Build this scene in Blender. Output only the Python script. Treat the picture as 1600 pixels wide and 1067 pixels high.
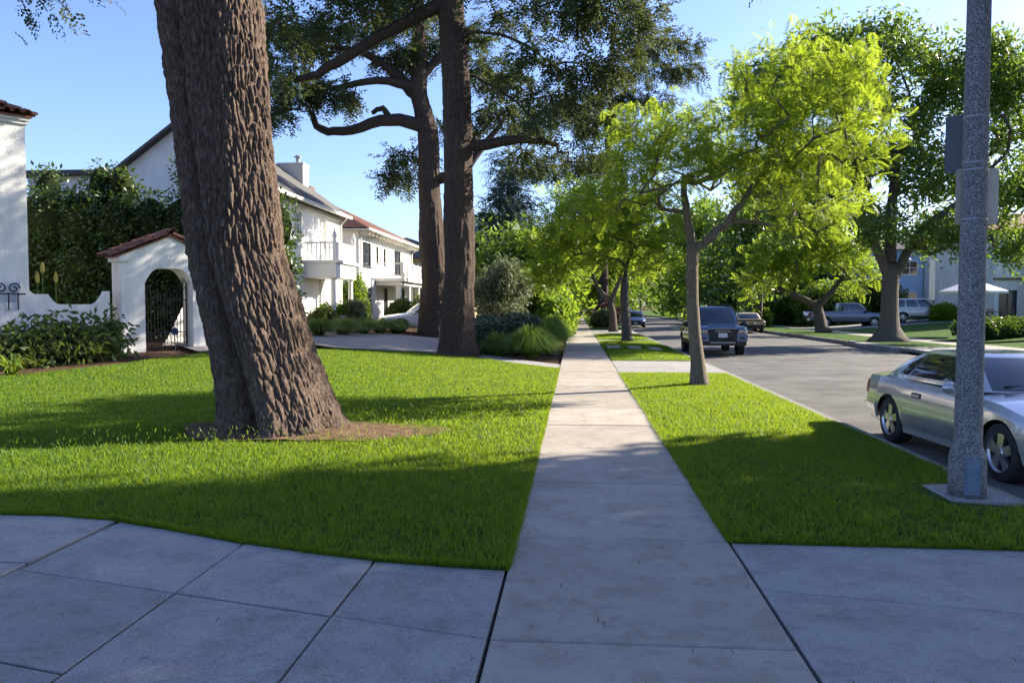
import bpy, math, random
import numpy as np
from mathutils import Vector, Matrix, noise as mnoise
from mathutils.geometry import delaunay_2d_cdt
R = math.radians
random.seed(7); rng = np.random.default_rng(11)
for o in list(bpy.data.objects): bpy.data.objects.remove(o)
S = bpy.context.scene
COL = S.collection
# ---------------------------------------------------------------- camera, sky, sun, exposure
cd = bpy.data.cameras.new('camera'); cam = bpy.data.objects.new('camera', cd); COL.objects.link(cam)
cd.sensor_width = 36; cd.lens = 28.0; cd.clip_start = .1; cd.clip_end = 3000
cam.location = (0, 0, 1.7); cam.rotation_euler = (R(90) - math.atan(55.5/1244.4), 0, math.atan(99/1244.4))
S.camera = cam
SUN_AZ, SUN_EL = 61.0, 27.0            # azimuth clockwise from +Y (the street's direction), elevation
W = bpy.data.worlds.new('World'); S.world = W; W.use_nodes = True
wn = W.node_tree.nodes; wl = W.node_tree.links
sky = wn.new('ShaderNodeTexSky'); sky.sky_type = 'NISHITA'; sky.sun_disc = False
sky.sun_elevation = R(SUN_EL); sky.sun_rotation = R(SUN_AZ); sky.air_density = 1.0; sky.dust_density = 0.9; sky.ozone_density = 3.0
tint = wn.new('ShaderNodeMix'); tint.data_type = 'RGBA'; tint.blend_type = 'MULTIPLY'; tint.inputs[0].default_value = 1; tint.inputs[7].default_value = (.88, .89, 1.13, 1)   # cool daylight balance
wl.new(sky.outputs[0], tint.inputs[6]); wl.new(tint.outputs[2], wn['Background'].inputs[0]); wn['Background'].inputs[1].default_value = 0.085
sl = bpy.data.lights.new('sun', 'SUN'); sl.energy = 5.0; sl.angle = R(.5); sl.color = (1, .91, .76)
sun = bpy.data.objects.new('sun', sl); COL.objects.link(sun)
sd = Vector((math.sin(R(SUN_AZ))*math.cos(R(SUN_EL)), math.cos(R(SUN_AZ))*math.cos(R(SUN_EL)), math.sin(R(SUN_EL))))
sun.rotation_euler = sd.to_track_quat('Z', 'Y').to_euler()
S.view_settings.view_transform = 'Standard'; S.view_settings.look = 'None'
S.view_settings.gamma = 1; S.view_settings.use_curve_mapping = False; S.view_settings.exposure = 1.7
S.render.engine = 'CYCLES'; S.cycles.use_denoising = True; S.cycles.max_bounces = 6; S.cycles.diffuse_bounces = 3
S.cycles.transmission_bounces = 4; S.cycles.transparent_max_bounces = 6; S.cycles.glossy_bounces = 3
S.cycles.caustics_reflective = False; S.cycles.caustics_refractive = False
# ---------------------------------------------------------------- materials
def nodes(name):
    m = bpy.data.materials.new(name); m.use_nodes = True
    nt = m.node_tree; return m, nt, nt.nodes, nt.links, nt.nodes['Principled BSDF']
def ramp(n, l, src, stops):
    r = n.new('ShaderNodeValToRGB'); e = r.color_ramp.elements
    while len(e) < len(stops): e.new(.5)
    for i, (p, c) in enumerate(stops): e[i].position = p; e[i].color = (*c, 1)
    l.new(src, r.inputs[0]); return r.outputs[0]
def nz(n, l, pos, scale, detail=6, rough=.6, stretch=None):
    t = n.new('ShaderNodeTexNoise'); t.inputs['Scale'].default_value = scale; t.inputs['Detail'].default_value = detail
    t.inputs['Roughness'].default_value = rough
    if stretch:
        mp = n.new('ShaderNodeMapping'); mp.inputs['Scale'].default_value = stretch; l.new(pos, mp.inputs[0]); pos = mp.outputs[0]
    l.new(pos, t.inputs['Vector']); return t.outputs[0]
def mixc(n, l, fac, a, b, mode='MIX'):
    x = n.new('ShaderNodeMix'); x.data_type = 'RGBA'; x.blend_type = mode
    for s, v in ((0, fac), (6, a), (7, b)):
        if isinstance(v, (int, float)): x.inputs[s].default_value = v
        elif isinstance(v, tuple): x.inputs[s].default_value = (*v, 1)
        else: l.new(v, x.inputs[s])
    return x.outputs[2]
def bumpn(n, l, b, h, strength, dist):
    u = n.new('ShaderNodeBump'); u.inputs['Strength'].default_value = strength; u.inputs['Distance'].default_value = dist
    l.new(h, u.inputs['Height']); l.new(u.outputs[0], b.inputs['Normal'])
def cracks(n, l, pos, col, scale, dark):                 # sparse meandering cracks
    wob = n.new('ShaderNodeTexNoise'); wob.inputs['Scale'].default_value = 2.5; wob.inputs['Detail'].default_value = 6; l.new(pos, wob.inputs['Vector'])
    ad = n.new('ShaderNodeVectorMath'); ad.operation = 'MULTIPLY_ADD'; l.new(wob.outputs[1], ad.inputs[0]); ad.inputs[1].default_value = (.6, .6, 0); l.new(pos, ad.inputs[2])
    v = n.new('ShaderNodeTexVoronoi'); v.feature = 'DISTANCE_TO_EDGE'; v.inputs['Scale'].default_value = scale; l.new(ad.outputs[0], v.inputs['Vector'])
    e = ramp(n, l, v.outputs[0], [(0, (1, 1, 1)), (.0022*scale*4, (0, 0, 0))])
    k = mixc(n, l, 1, e, ramp(n, l, nz(n, l, pos, .35, 3), [(.5, (0, 0, 0)), (.56, (1, 1, 1))]), 'MULTIPLY')
    return mixc(n, l, k, col, (dark*.25, dark*.24, dark*.22))
def mat(name, a, c=None, scale=4, rough=.7, metal=0, bump=0, bscale=60, dist=.01, spec=.4, coat=0, lo=.35, hi=.65, stretch=None, per=0, crack=None):
    m, nt, n, l, b = nodes(name); b.inputs['Roughness'].default_value = rough; b.inputs['Metallic'].default_value = metal
    b.inputs['Specular IOR Level'].default_value = spec; b.inputs['Coat Weight'].default_value = coat; b.inputs['Coat Roughness'].default_value = .05
    pos = n.new('ShaderNodeNewGeometry').outputs['Position']
    col = None
    if c:
        col = ramp(n, l, nz(n, l, pos, scale, stretch=stretch), [(lo, a), (hi, c)])
    else: b.inputs['Base Color'].default_value = (*a, 1)
    if per and c:
        oi = n.new('ShaderNodeObjectInfo'); mr = n.new('ShaderNodeMapRange'); mr.inputs[3].default_value = 1-per; mr.inputs[4].default_value = 1+per
        l.new(oi.outputs['Random'], mr.inputs[0]); hv = n.new('ShaderNodeHueSaturation'); l.new(mr.outputs[0], hv.inputs['Value']); l.new(col, hv.inputs['Color']); col = hv.outputs[0]
    if crack: col = cracks(n, l, pos, col, *crack)
    if col: l.new(col, b.inputs['Base Color'])
    if bump: bumpn(n, l, b, nz(n, l, pos, bscale, 5, .65, stretch), bump, dist)
    return m
def concrete(name, a, c, speck=.25, joint=.0):
    m, nt, n, l, b = nodes(name); b.inputs['Roughness'].default_value = .82; b.inputs['Specular IOR Level'].default_value = .25
    pos = n.new('ShaderNodeNewGeometry').outputs['Position']
    base = ramp(n, l, nz(n, l, pos, 1.1, 9, .68), [(.3, a), (.7, c)])
    st = ramp(n, l, nz(n, l, pos, 2.6, 12, .82), [(.36, (.5, .48, .45)), (.53, (1, 1, 1))])
    base = mixc(n, l, .6, base, st, 'MULTIPLY')
    sp = ramp(n, l, nz(n, l, pos, 110, 4, .75), [(.38, (.5, .5, .5)), (.5, (.95, .95, .95)), (.68, (1.15, 1.15, 1.15))])
    base = mixc(n, l, speck*2, base, sp, 'MULTIPLY')
    sp2 = ramp(n, l, nz(n, l, pos, 38, 4, .7), [(.33, (.66, .64, .6)), (.43, (1, 1, 1))])
    base = mixc(n, l, .55, base, sp2, 'MULTIPLY')
    oi = n.new('ShaderNodeObjectInfo'); mr = n.new('ShaderNodeMapRange'); mr.inputs[3].default_value = .86; mr.inputs[4].default_value = 1.1
    l.new(oi.outputs['Random'], mr.inputs[0]); hv = n.new('ShaderNodeHueSaturation'); l.new(mr.outputs[0], hv.inputs['Value']); l.new(base, hv.inputs['Color'])
    l.new(hv.outputs[0], b.inputs['Base Color']); bumpn(n, l, b, nz(n, l, pos, 130, 5, .7), .35, .006); return m
def leafm(name, a, c, trans=.45, tcol=None, rough=.55, spec=.3, patch=False):
    m, nt, n, l, b = nodes(name); g = n.new('ShaderNodeNewGeometry')
    col = ramp(n, l, g.outputs['Random Per Island'], [(0, a), (1, c)])
    if patch:                                            # lawn: darker and drier patches in the turf
        col = mixc(n, l, 1, col, ramp(n, l, nz(n, l, g.outputs['Position'], 2.2, 6, .7), [(.35, (.62, .72, .7)), (.6, (1.1, 1.05, 1))]), 'MULTIPLY')
        col = mixc(n, l, ramp(n, l, nz(n, l, g.outputs['Position'], 5, 8, .75), [(.6, (0, 0, 0)), (.74, (.7, .7, .7))]), col, (.2, .17, .06))
    l.new(col, b.inputs['Base Color']); b.inputs['Roughness'].default_value = rough; b.inputs['Specular IOR Level'].default_value = spec
    t = n.new('ShaderNodeBsdfTranslucent')
    if tcol: tc = mixc(n, l, .75, col, tcol)
    else: tc = col
    l.new(tc, t.inputs[0]); mx = n.new('ShaderNodeMixShader'); mx.inputs[0].default_value = trans
    l.new(b.outputs[0], mx.inputs[1]); l.new(t.outputs[0], mx.inputs[2]); l.new(mx.outputs[0], n['Material Output'].inputs[0]); return m
def barkm(name, a, c, d, vs=(9, 9, 1.6), bump=1.0, dist=.05):
    m, nt, n, l, b = nodes(name); b.inputs['Roughness'].default_value = .9; b.inputs['Specular IOR Level'].default_value = .15
    pos = n.new('ShaderNodeNewGeometry').outputs['Position']
    mp = n.new('ShaderNodeMapping'); mp.inputs['Scale'].default_value = vs; l.new(pos, mp.inputs[0])
    wob = n.new('ShaderNodeTexNoise'); wob.inputs['Scale'].default_value = 1.2; l.new(mp.outputs[0], wob.inputs['Vector'])
    ad = n.new('ShaderNodeVectorMath'); ad.operation = 'ADD'; l.new(mp.outputs[0], ad.inputs[0]); l.new(wob.outputs[1], ad.inputs[1])
    v = n.new('ShaderNodeTexVoronoi'); v.feature = 'DISTANCE_TO_EDGE'; l.new(ad.outputs[0], v.inputs['Vector'])
    h1 = ramp(n, l, v.outputs[0], [(.0, (0, 0, 0)), (.22, (1, 1, 1))])
    fine = nz(n, l, pos, 28, 7, .7, (1, 1, .35))
    col = ramp(n, l, fine, [(.3, a), (.55, c), (.75, d)])
    hgt = mixc(n, l, .45, h1, fine)
    l.new(col, b.inputs['Base Color']); bumpn(n, l, b, hgt, bump, dist); return m
MT = {}
MT['walk'] = concrete('concrete_walk', (.34, .298, .245), (.42, .372, .31))
MT['drive'] = concrete('concrete_drive', (.3, .285, .26), (.39, .37, .34), .45)
MT['apron'] = concrete('concrete_apron', (.28, .265, .245), (.37, .355, .33), .4)
MT['kerb'] = concrete('concrete_kerb', (.2, .19, .17), (.32, .3, .27), .4)
MT['asphalt'] = mat('asphalt', (.085, .08, .076), (.155, .147, .137), .9, .9, bump=.6, bscale=110, dist=.012, spec=.2, lo=.33, hi=.68, crack=(.16, .35))
MT['soil'] = mat('soil', (.06, .04, .025), (.13, .09, .06), 6, .95, bump=.9, bscale=40, dist=.04, spec=.1)
MT['mulch'] = mat('mulch', (.05, .03, .02), (.15, .09, .055), 25, .95, bump=1, bscale=60, dist=.05, spec=.1)
MT['redsoil'] = mat('bare_soil', (.11, .065, .04), (.22, .14, .085), 9, .95, bump=1, bscale=35, dist=.04, spec=.1)
MT['turf'] = mat('turf', (.035, .075, .012), (.075, .14, .02), 5, .95, bump=1, bscale=120, dist=.03, spec=.1)
MT['paver'] = mat('pavers', (.2, .18, .16), (.34, .3, .27), 9, .85, bump=.5, bscale=70)
MT['stucco'] = mat('white_stucco', (.78, .76, .71), (.62, .6, .555), 1.8, .9, bump=.8, bscale=30, dist=.02, spec=.2, stretch=(1.6, 1.6, .5), lo=.42, hi=.72)
MT['white'] = mat('white_paint', (.78, .76, .71), (.66, .64, .59), 1.5, .65, spec=.3, stretch=(1.5, 1.5, .4), lo=.42, hi=.75)
MT['trim'] = mat('cream_trim', (.66, .63, .56), (.58, .56, .5), 3, .6)
MT['yellow'] = mat('yellow_stucco', (.55, .42, .24), (.48, .36, .2), 2, .9, bump=.4, bscale=40)
MT['bluewall'] = mat('blue_stucco', (.3, .46, .72), (.26, .4, .65), 2, .9)
MT['greywall'] = mat('grey_stucco', (.5, .5, .5), (.42, .42, .43), 2, .9)
MT['shingle'] = mat('grey_shingle', (.055, .052, .05), (.115, .11, .1), 14, .9, bump=.6, bscale=40, stretch=(1, .4, 1))
MT['tile'] = mat('clay_tile', (.22, .085, .052), (.12, .06, .045), 7, .85, bump=.5, bscale=50, per=.28)
MT['iron'] = mat('black_iron', (.012, .012, .014), (.03, .028, .03), 20, .5, metal=.3)
MT['glass'] = mat('window_glass', (.02, .025, .03), (.05, .06, .07), 1.5, .06, spec=.8)
MT['curtain'] = mat('curtained_glass', (.4, .4, .38), (.28, .29, .3), 3, .1, spec=.8)
MT['dark'] = mat('dark_opening', (.012, .012, .012), (.03, .03, .03), 5, .8)
MT['wood'] = mat('fence_wood', (.22, .15, .1), (.13, .09, .06), 4, .85, bump=.4, bscale=30, stretch=(6, 6, .5), per=.2)
MT['metalgrey'] = mat('grey_metal', (.3, .31, .33), (.24, .25, .27), 6, .45, metal=.6)
MT['signback'] = mat('aluminium_sign_back', (.6, .52, .4), (.52, .45, .35), 4, .6)
MT['signdark'] = mat('dark_sign', (.08, .085, .1), (.06, .065, .075), 4, .5)
MT['hatch'] = mat('blue_grey_hatch', (.1, .15, .22), (.15, .2, .27), 12, .55, bump=.2, bscale=40)
MT['terracotta'] = mat('pale_pot', (.5, .42, .33), (.4, .33, .26), 5, .85)
MT['fabric'] = mat('white_canvas', (.75, .75, .77), (.68, .68, .7), 3, .85)
MT['gravel'] = mat('river_gravel', (.2, .19, .18), (.42, .4, .38), 45, .85, bump=1, bscale=45, dist=.03)
MT['jac'] = leafm('jacaranda_leaf', (.06, .14, .015), (.16, .25, .022), .55, (.42, .53, .035))
MT['fic'] = leafm('ficus_leaf', (.045, .095, .02), (.11, .18, .03), .45, (.24, .35, .03), .4, .5)
MT['gre'] = leafm('green_leaf', (.04, .1, .015), (.12, .2, .025), .5, (.28, .4, .03))
MT['hed'] = leafm('hedge_leaf', (.018, .045, .012), (.05, .1, .018), .3, (.16, .24, .02), .4, .5)
MT['ced'] = leafm('cedar_needle', (.032, .056, .028), (.085, .112, .048), .28, (.15, .18, .035), .7, .2)
MT['cedb'] = leafm('blue_cedar_needle', (.04, .07, .05), (.08, .12, .085), .2, None, .7, .2)
MT['oli'] = leafm('olive_leaf', (.09, .115, .06), (.2, .23, .14), .3, (.22, .26, .1))
MT['lav'] = leafm('grey_shrub_leaf', (.055, .085, .045), (.12, .15, .09), .3)
MT['ros'] = leafm('shrub_leaf', (.03, .06, .018), (.1, .13, .04), .35, (.16, .22, .03))
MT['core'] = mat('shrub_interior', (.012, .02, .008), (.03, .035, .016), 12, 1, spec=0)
MT['pur'] = leafm('purple_leaf', (.05, .02, .025), (.1, .04, .04), .3)
MT['fgr'] = leafm('fountain_grass_blade', (.06, .13, .018), (.14, .22, .03), .45, (.3, .4, .04))
MT['strap'] = leafm('strap_leaf', (.07, .14, .02), (.18, .26, .03), .4, (.4, .45, .04), .35, .5)
MT['flower'] = leafm('yellow_flower', (.5, .4, .08), (.55, .45, .1), .3)
MT['grass'] = leafm('grass_blade', (.03, .1, .012), (.1, .2, .02), .5, (.37, .48, .018), .5, .35, True)
MT['barkA'] = barkm('cedar_bark', (.05, .035, .027), (.155, .11, .082), (.29, .235, .19), (11, 11, 2.2), .8, .03)
MT['barkB'] = barkm('dark_cedar_bark', (.05, .035, .028), (.13, .095, .075), (.2, .155, .125), (8, 8, 1.5), 1, .07)
MT['barkJ'] = barkm('jacaranda_bark', (.1, .08, .06), (.2, .165, .125), (.3, .25, .19), (14, 14, 5), .7, .02)
MT['barkF'] = barkm('grey_bark', (.06, .05, .042), (.13, .11, .09), (.19, .165, .14), (8, 8, 3), .6, .03)
def terrazzo():
    m, nt, n, l, b = nodes('terrazzo_pole'); b.inputs['Roughness'].default_value = .7; b.inputs['Specular IOR Level'].default_value = .3
    pos = n.new('ShaderNodeNewGeometry').outputs['Position']
    v = n.new('ShaderNodeTexVoronoi'); v.inputs['Scale'].default_value = 175; l.new(pos, v.inputs['Vector'])
    sep = n.new('ShaderNodeSeparateColor'); l.new(v.outputs['Color'], sep.inputs[0])
    c = ramp(n, l, sep.outputs[0], [(.0, (.06, .06, .065)), (.4, (.1, .1, .105)), (.6, (.18, .178, .176)), (.85, (.34, .335, .33)), (1, (.46, .45, .44))])
    c = mixc(n, l, .5, c, ramp(n, l, nz(n, l, pos, 3, 6), [(.3, (.75, .75, .75)), (.7, (1, 1, 1))]), 'MULTIPLY')
    l.new(c, b.inputs['Base Color']); bumpn(n, l, b, v.outputs[0], .5, .004); return m
MT['terrazzo'] = terrazzo()
def paint(name, a, metal=.6, rough=.3): return mat(name, a, tuple(x*.9 for x in a), 3, rough, metal=metal, coat=.8, spec=.5)
MT['silver'] = paint('silver_car_paint', (.52, .51, .5), .5, .2)
MT['bluegrey'] = paint('blue_grey_car_paint', (.075, .13, .23), .2, .25)
MT['maroon'] = paint('dark_brown_car_paint', (.11, .085, .07), .3, .35)
MT['tan'] = mat('tan_vinyl', (.35, .29, .22), (.3, .25, .19), 6, .6)
MT['pick'] = paint('grey_blue_car_paint', (.16, .18, .23), .5, .35)
MT['pearl'] = paint('pale_silver_car_paint', (.55, .54, .52), .3, .3)
MT['navy'] = paint('navy_car_paint', (.02, .035, .1), .3, .25)
MT['whitecar'] = paint('white_car_paint', (.75, .75, .74), 0, .3)
MT['blackcar'] = paint('black_car_paint', (.02, .02, .024), .2, .25)
MT['tyre'] = mat('tyre_rubber', (.016, .016, .016), (.03, .029, .028), 30, .85)
MT['rim'] = mat('alloy', (.5, .5, .51), (.42, .42, .43), 8, .3, metal=.9)
MT['carglass'] = mat('car_glass', (.012, .016, .02), (.02, .025, .03), 2, .03, spec=1.0, coat=.5)
MT['trimblk'] = mat('black_trim', (.018, .018, .019), (.026, .026, .027), 15, .55)
MT['chrome'] = mat('chrome', (.65, .65, .66), (.6, .6, .61), 3, .15, metal=1)
MT['lamp'] = mat('clear_lamp', (.55, .56, .58), (.4, .41, .43), 30, .12, metal=.4, spec=.8)
MT['amber'] = mat('amber_lamp', (.8, .3, .02), (.6, .2, .015), 40, .2, spec=.7)
MT['redlamp'] = mat('red_lamp', (.35, .015, .015), (.2, .01, .01), 40, .2, spec=.7)
MT['plate'] = mat('white_plate', (.62, .62, .64), (.5, .5, .54), 25, .5)
MT['goldplate'] = mat('dark_gold_plate', (.2, .14, .03), (.12, .09, .02), 25, .5)
# ---------------------------------------------------------------- object helpers
def tag(o, label=None, cat=None, group=None, kind=None):
    if label: o['label'] = label
    if cat: o['category'] = cat
    if group: o['group'] = group
    if kind: o['kind'] = kind
    return o
def empty(name, loc=(0, 0, 0), rz=0):
    o = bpy.data.objects.new(name, None); o.empty_display_size = .2; COL.objects.link(o); o.location = loc; o.rotation_euler = (0, 0, rz); return o
def link(name, me, m, parent=None):
    if m and not me.materials: me.materials.append(MT[m] if isinstance(m, str) else m)
    o = bpy.data.objects.new(name, me); COL.objects.link(o)
    if parent: o.parent = parent
    return o
class MB:
    def __init__(s): s.v = []; s.f = []
    def quad(s, a, b, c, d): i = len(s.v); s.v += [a, b, c, d]; s.f.append((i, i+1, i+2, i+3))
    def poly(s, pts): i = len(s.v); s.v += list(pts); s.f.append(tuple(range(i, i+len(pts))))
    def box(s, x0, y0, z0, x1, y1, z1):
        i = len(s.v); s.v += [(x, y, z) for z in (z0, z1) for x, y in ((x0, y0), (x1, y0), (x1, y1), (x0, y1))]
        s.f += [tuple(i+k for k in q) for q in ((3, 2, 1, 0), (4, 5, 6, 7), (0, 1, 5, 4), (1, 2, 6, 5), (2, 3, 7, 6), (3, 0, 4, 7))]; return s
    def prism(s, poly, z0, z1, bev=0):            # polygon (CCW) extruded in z, with a bevelled top edge
        n = len(poly); i = len(s.v); c = (sum(p[0] for p in poly)/n, sum(p[1] for p in poly)/n)
        rings = [(poly, z0), (poly, z1-bev*.7)]
        if bev:
            ins = []
            for p in poly:
                d = math.hypot(p[0]-c[0], p[1]-c[1]); k = max(0, 1-bev*1.3/d); ins.append((c[0]+(p[0]-c[0])*k, c[1]+(p[1]-c[1])*k))
            rings.append((ins, z1))
        for pl, z in rings: s.v += [(p[0], p[1], z) for p in pl]
        for r in range(len(rings)-1):
            for k in range(n): a = i+r*n+k; b = i+r*n+(k+1) % n; s.f.append((a, b, b+n, a+n))
        s.f.append(tuple(i+(len(rings)-1)*n+k for k in range(n))); return s
    def tube(s, pts, rad, n=6, cap=True):
        pts = [Vector(p) for p in pts]; i = len(s.v); m = len(pts); ref = None
        for k, p in enumerate(pts):
            t = (pts[min(k+1, m-1)]-pts[max(k-1, 0)]); t = t.normalized() if t.length > 1e-9 else Vector((0, 0, 1))
            if ref is None: ref = t.orthogonal().normalized()
            ref = (ref - t*ref.dot(t)); ref = ref.normalized() if ref.length > 1e-6 else t.orthogonal().normalized()
            bb = t.cross(ref); r = rad[k] if hasattr(rad, '__len__') else rad
            for j in range(n): a = 2*math.pi*j/n; s.v.append(tuple(p+ref*(r*math.cos(a))+bb*(r*math.sin(a))))
        for k in range(m-1):
            for j in range(n): a = i+k*n+j; b = i+k*n+(j+1) % n; s.f.append((a, b, b+n, a+n))
        if cap: s.f.append(tuple(i+j for j in range(n))[::-1]); s.f.append(tuple(i+(m-1)*n+j for j in range(n)))
        return s
    def lathe(s, prof, c=(0, 0, 0), axis='z', n=20, cap=True):
        i = len(s.v); m = len(prof)
        for r, h in prof:
            for j in range(n):
                a = 2*math.pi*j/n; x, y = r*math.cos(a), r*math.sin(a)
                s.v.append((c[0]+x, c[1]+y, c[2]+h) if axis == 'z' else (c[0]+x, c[1]+h, c[2]+y) if axis == 'y' else (c[0]+h, c[1]+x, c[2]+y))
        for k in range(m-1):
            for j in range(n): a = i+k*n+j; b = i+k*n+(j+1) % n; s.f.append((a, b, b+n, a+n))
        if cap: s.f.append(tuple(i+(m-1)*n+j for j in range(n))); s.f.append(tuple(i+j for j in range(n))[::-1])
        return s
    def grid(s, fn, nu, nv):
        i = len(s.v)
        for a in range(nu+1):
            for b in range(nv+1): s.v.append(tuple(fn(a/nu, b/nv)))
        for a in range(nu):
            for b in range(nv): k = i+a*(nv+1)+b; s.f.append((k, k+nv+1, k+nv+2, k+1))
        return s
    def mesh(s, name, smooth=False):
        me = bpy.data.meshes.new(name); me.from_pydata(s.v, [], s.f); me.update()
        if smooth: me.shade_smooth()
        return me
    def build(s, name, m, parent=None, smooth=False): return link(name, s.mesh(name, smooth), m, parent)
def np_mesh(name, V, F, m, parent=None, smooth=False):    # V (n,3), F (k,3|4) arrays
    me = bpy.data.meshes.new(name); k = F.shape[1]; me.vertices.add(len(V)); me.vertices.foreach_set('co', V.astype(np.float32).ravel())
    me.loops.add(F.size); me.loops.foreach_set('vertex_index', F.astype(np.int32).ravel())
    me.polygons.add(len(F)); me.polygons.foreach_set('loop_start', np.arange(0, F.size, k, dtype=np.int32))
    me.update(calc_edges=True); me.validate()
    if smooth: me.shade_smooth()
    return link(name, me, m, parent)
def scatter(tv, tf, pos, X, Z, scale):                    # copies of a template: x axis along X, z axis near Z
    X = X/np.linalg.norm(X, axis=1, keepdims=True); Y = np.cross(Z, X); Y /= np.linalg.norm(Y, axis=1, keepdims=True)+1e-9; Z = np.cross(X, Y)
    M = np.stack([X, Y, Z], axis=2)*np.asarray(scale).reshape(-1, 1, 1)
    V = np.einsum('nij,kj->nki', M, tv)+pos[:, None, :]
    F = tf[None]+(np.arange(len(pos))*len(tv))[:, None, None]
    return V.reshape(-1, 3), F.reshape(-1, tf.shape[1])
def rdir(n): v = rng.normal(size=(n, 3)); return v/np.linalg.norm(v, axis=1, keepdims=True)
def sstep(a): a = min(1, max(0, a)); return a*a*(3-2*a)
def hL(x, y): return .7*sstep((-.44-x-1)/11)*sstep((y-5)/22)          # the yards on the house side rise from the walk
def hR(x, y): return .75*sstep((x-17)/13)                             # and across the street
def hgt(x, y): return hL(x, y) if x < 0 else hR(x, y)
def inpoly(x, y, P):
    r = False; j = len(P)-1
    for i in range(len(P)):
        if (P[i][1] > y) != (P[j][1] > y) and x < (P[j][0]-P[i][0])*(y-P[i][1])/(P[j][1]-P[i][1])+P[i][0]: r = not r
        j = i
    return r
def patch(name, P, step, off, m, parent=None, zf=hgt, jit=0):         # sheet over the terrain inside polygon P
    xs = [p[0] for p in P]; ys = [p[1] for p in P]; pts = []
    for i, p in enumerate(P):
        q = P[(i+1) % len(P)]; d = math.hypot(q[0]-p[0], q[1]-p[1]); k = max(1, int(d/step))
        pts += [(p[0]+(q[0]-p[0])*t/k, p[1]+(q[1]-p[1])*t/k) for t in range(k)]
    nb = len(pts); x = min(xs)+step*.5
    while x < max(xs):
        y = min(ys)+step*.5
        while y < max(ys):
            if inpoly(x, y, P): pts.append((x, y))
            y += step
        x += step
    r = delaunay_2d_cdt([Vector(p) for p in pts], [], [list(range(nb))], 1, 1e-5)
    me = bpy.data.meshes.new(name); me.from_pydata([(v.x, v.y, zf(v.x, v.y)+off+(random.uniform(-jit, jit) if jit else 0)) for v in r[0]], [], [f for f in r[2]]); me.update(); me.shade_smooth()
    return link(name, me, m, parent)
# ---------------------------------------------------------------- ground, road, kerbs, walks
tag(MB().grid(lambda u, v: (-700+1400*u, -300+1700*v, -.32), 4, 4).build('ground', 'soil'), kind='structure')
tag(MB().grid(lambda u, v: (3.93+9.2*u, -40+440*v, -.18+.07*math.sin(math.pi*u)), 8, 40).build('road', 'asphalt', smooth=True), kind='structure')
tag(MB().grid(lambda u, v: (-75+74.57*u, -20+260*v, hL(-75+74.57*u, -20+260*v)-.07), 100, 100).build('yard_terrain', 'mulch', smooth=True), kind='structure')
tag(MB().grid(lambda u, v: (13.2+90*u, -20+260*v, hR(13.2+90*u, 0)-.06), 90, 60).build('far_terrain', 'turf', smooth=True), kind='structure')
tag(MB().grid(lambda u, v: (-.46+4.3*u, -20+260*v, -.07), 4, 20).build('verge_bed', 'soil'), kind='structure')
# sidewalk slabs
swk = tag(empty('sidewalk'), kind='structure'); yj = [-3.4, -1.55, .3, 2.15, 3.98, 5.8]
while yj[-1] < 130: yj.append(yj[-1]+1.86)
for i in range(len(yj)-1):
    if i < 60 or True:
        x0, x1 = -.425+random.uniform(-.004, .004), 1.105
        MB().prism([(x0, yj[i]+.007), (x1, yj[i]+.007), (x1, yj[i+1]-.007), (x0, yj[i+1]-.007)], -.1, random.uniform(-.004, .004), .012).build('slab', 'walk', swk)
# house-side driveway slabs in the foreground
drv = tag(empty('driveway'), kind='structure'); g = .008
edge = [(-4.66, 6.07), (-4.18, 6.07), (-3.6, 5.97), (-2.98, 5.74), (-2.36, 5.48), (-1.85, 5.31), (-1.335, 5.17), (-.83, 5.1), (-.437, 5.06)]
def slabp(P, m, par, dz=0): MB().prism(P, -.1, dz, .006).build('slab', m, par)
A, B, C, D_ = -3.6, -2.365, -1.335, -.437
def t1(x): return 3.98+(x+.43)*-.262-.0*x
slabp([(A+.02, t1(A)+g), (B-g, t1(B)+g), (B-g, 5.47), (-2.98, 5.73), (A+.02, 5.96)], 'drive', drv, -.002)
slabp([(B+g, t1(B)+g), (C-g, t1(C)+g), (C-g, 5.16), (-1.85, 5.3), (B+g, 5.47)], 'drive', drv, .002)
slabp([(C+g, t1(C)+g), (D_-.012, t1(D_)+g), (D_-.012, 5.05), (-.83, 5.09), (C+g, 5.16)], 'drive', drv, -.003)
def t2(x): return 3.45+(x+2.38)*-.25
slabp([(A+.02, t2(A)+g), (B-g, t2(B)+g), (B-g, t1(B)-g), (A+.02, t1(A)-g)], 'drive', drv, .001)
slabp([(B+g, 2.9), (C-g, 2.66), (C-g, t1(C)-g), (B+g, t1(B)-g)], 'drive', drv, -.002)
slabp([(C+g, 2.66), (D_-.012, 2.5), (D_-.012, t1(D_)-g), (C+g, t1(C)-g)], 'drive', drv, .002)
slabp([(A+.02, 1.8), (B-g, 1.8), (B-g, t2(B)-g), (A+.02, t2(A)-g)], 'drive', drv, -.002)
slabp([(-7.5, 4.95), (A-.02, 4.95), (A-.02, 5.96), (-4.18, 6.06), (-4.66, 6.06), (-7.5, 6.0)], 'drive', drv, .006)
slabp([(-7.5, 1.8), (A-.02, 1.8), (A-.02, 4.93), (-7.5, 4.93)], 'drive', drv, .0)
slabp([(B+g, 0), (D_-.012, 0), (D_-.012, 2.49), (C, 2.65), (B+g, 2.89)], 'drive', drv, 0)
apr = tag(empty('driveway_apron'), kind='structure')
slabp([(1.125, 4.82), (2.48, 4.56), (3.9, 4.28), (3.9, 5.735), (1.125, 5.765)], 'apron', apr, -.002)
slabp([(1.125, .5), (3.9, .5), (3.9, 4.265), (2.48, 4.545), (1.125, 4.805)], 'apron', apr, .001)
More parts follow.
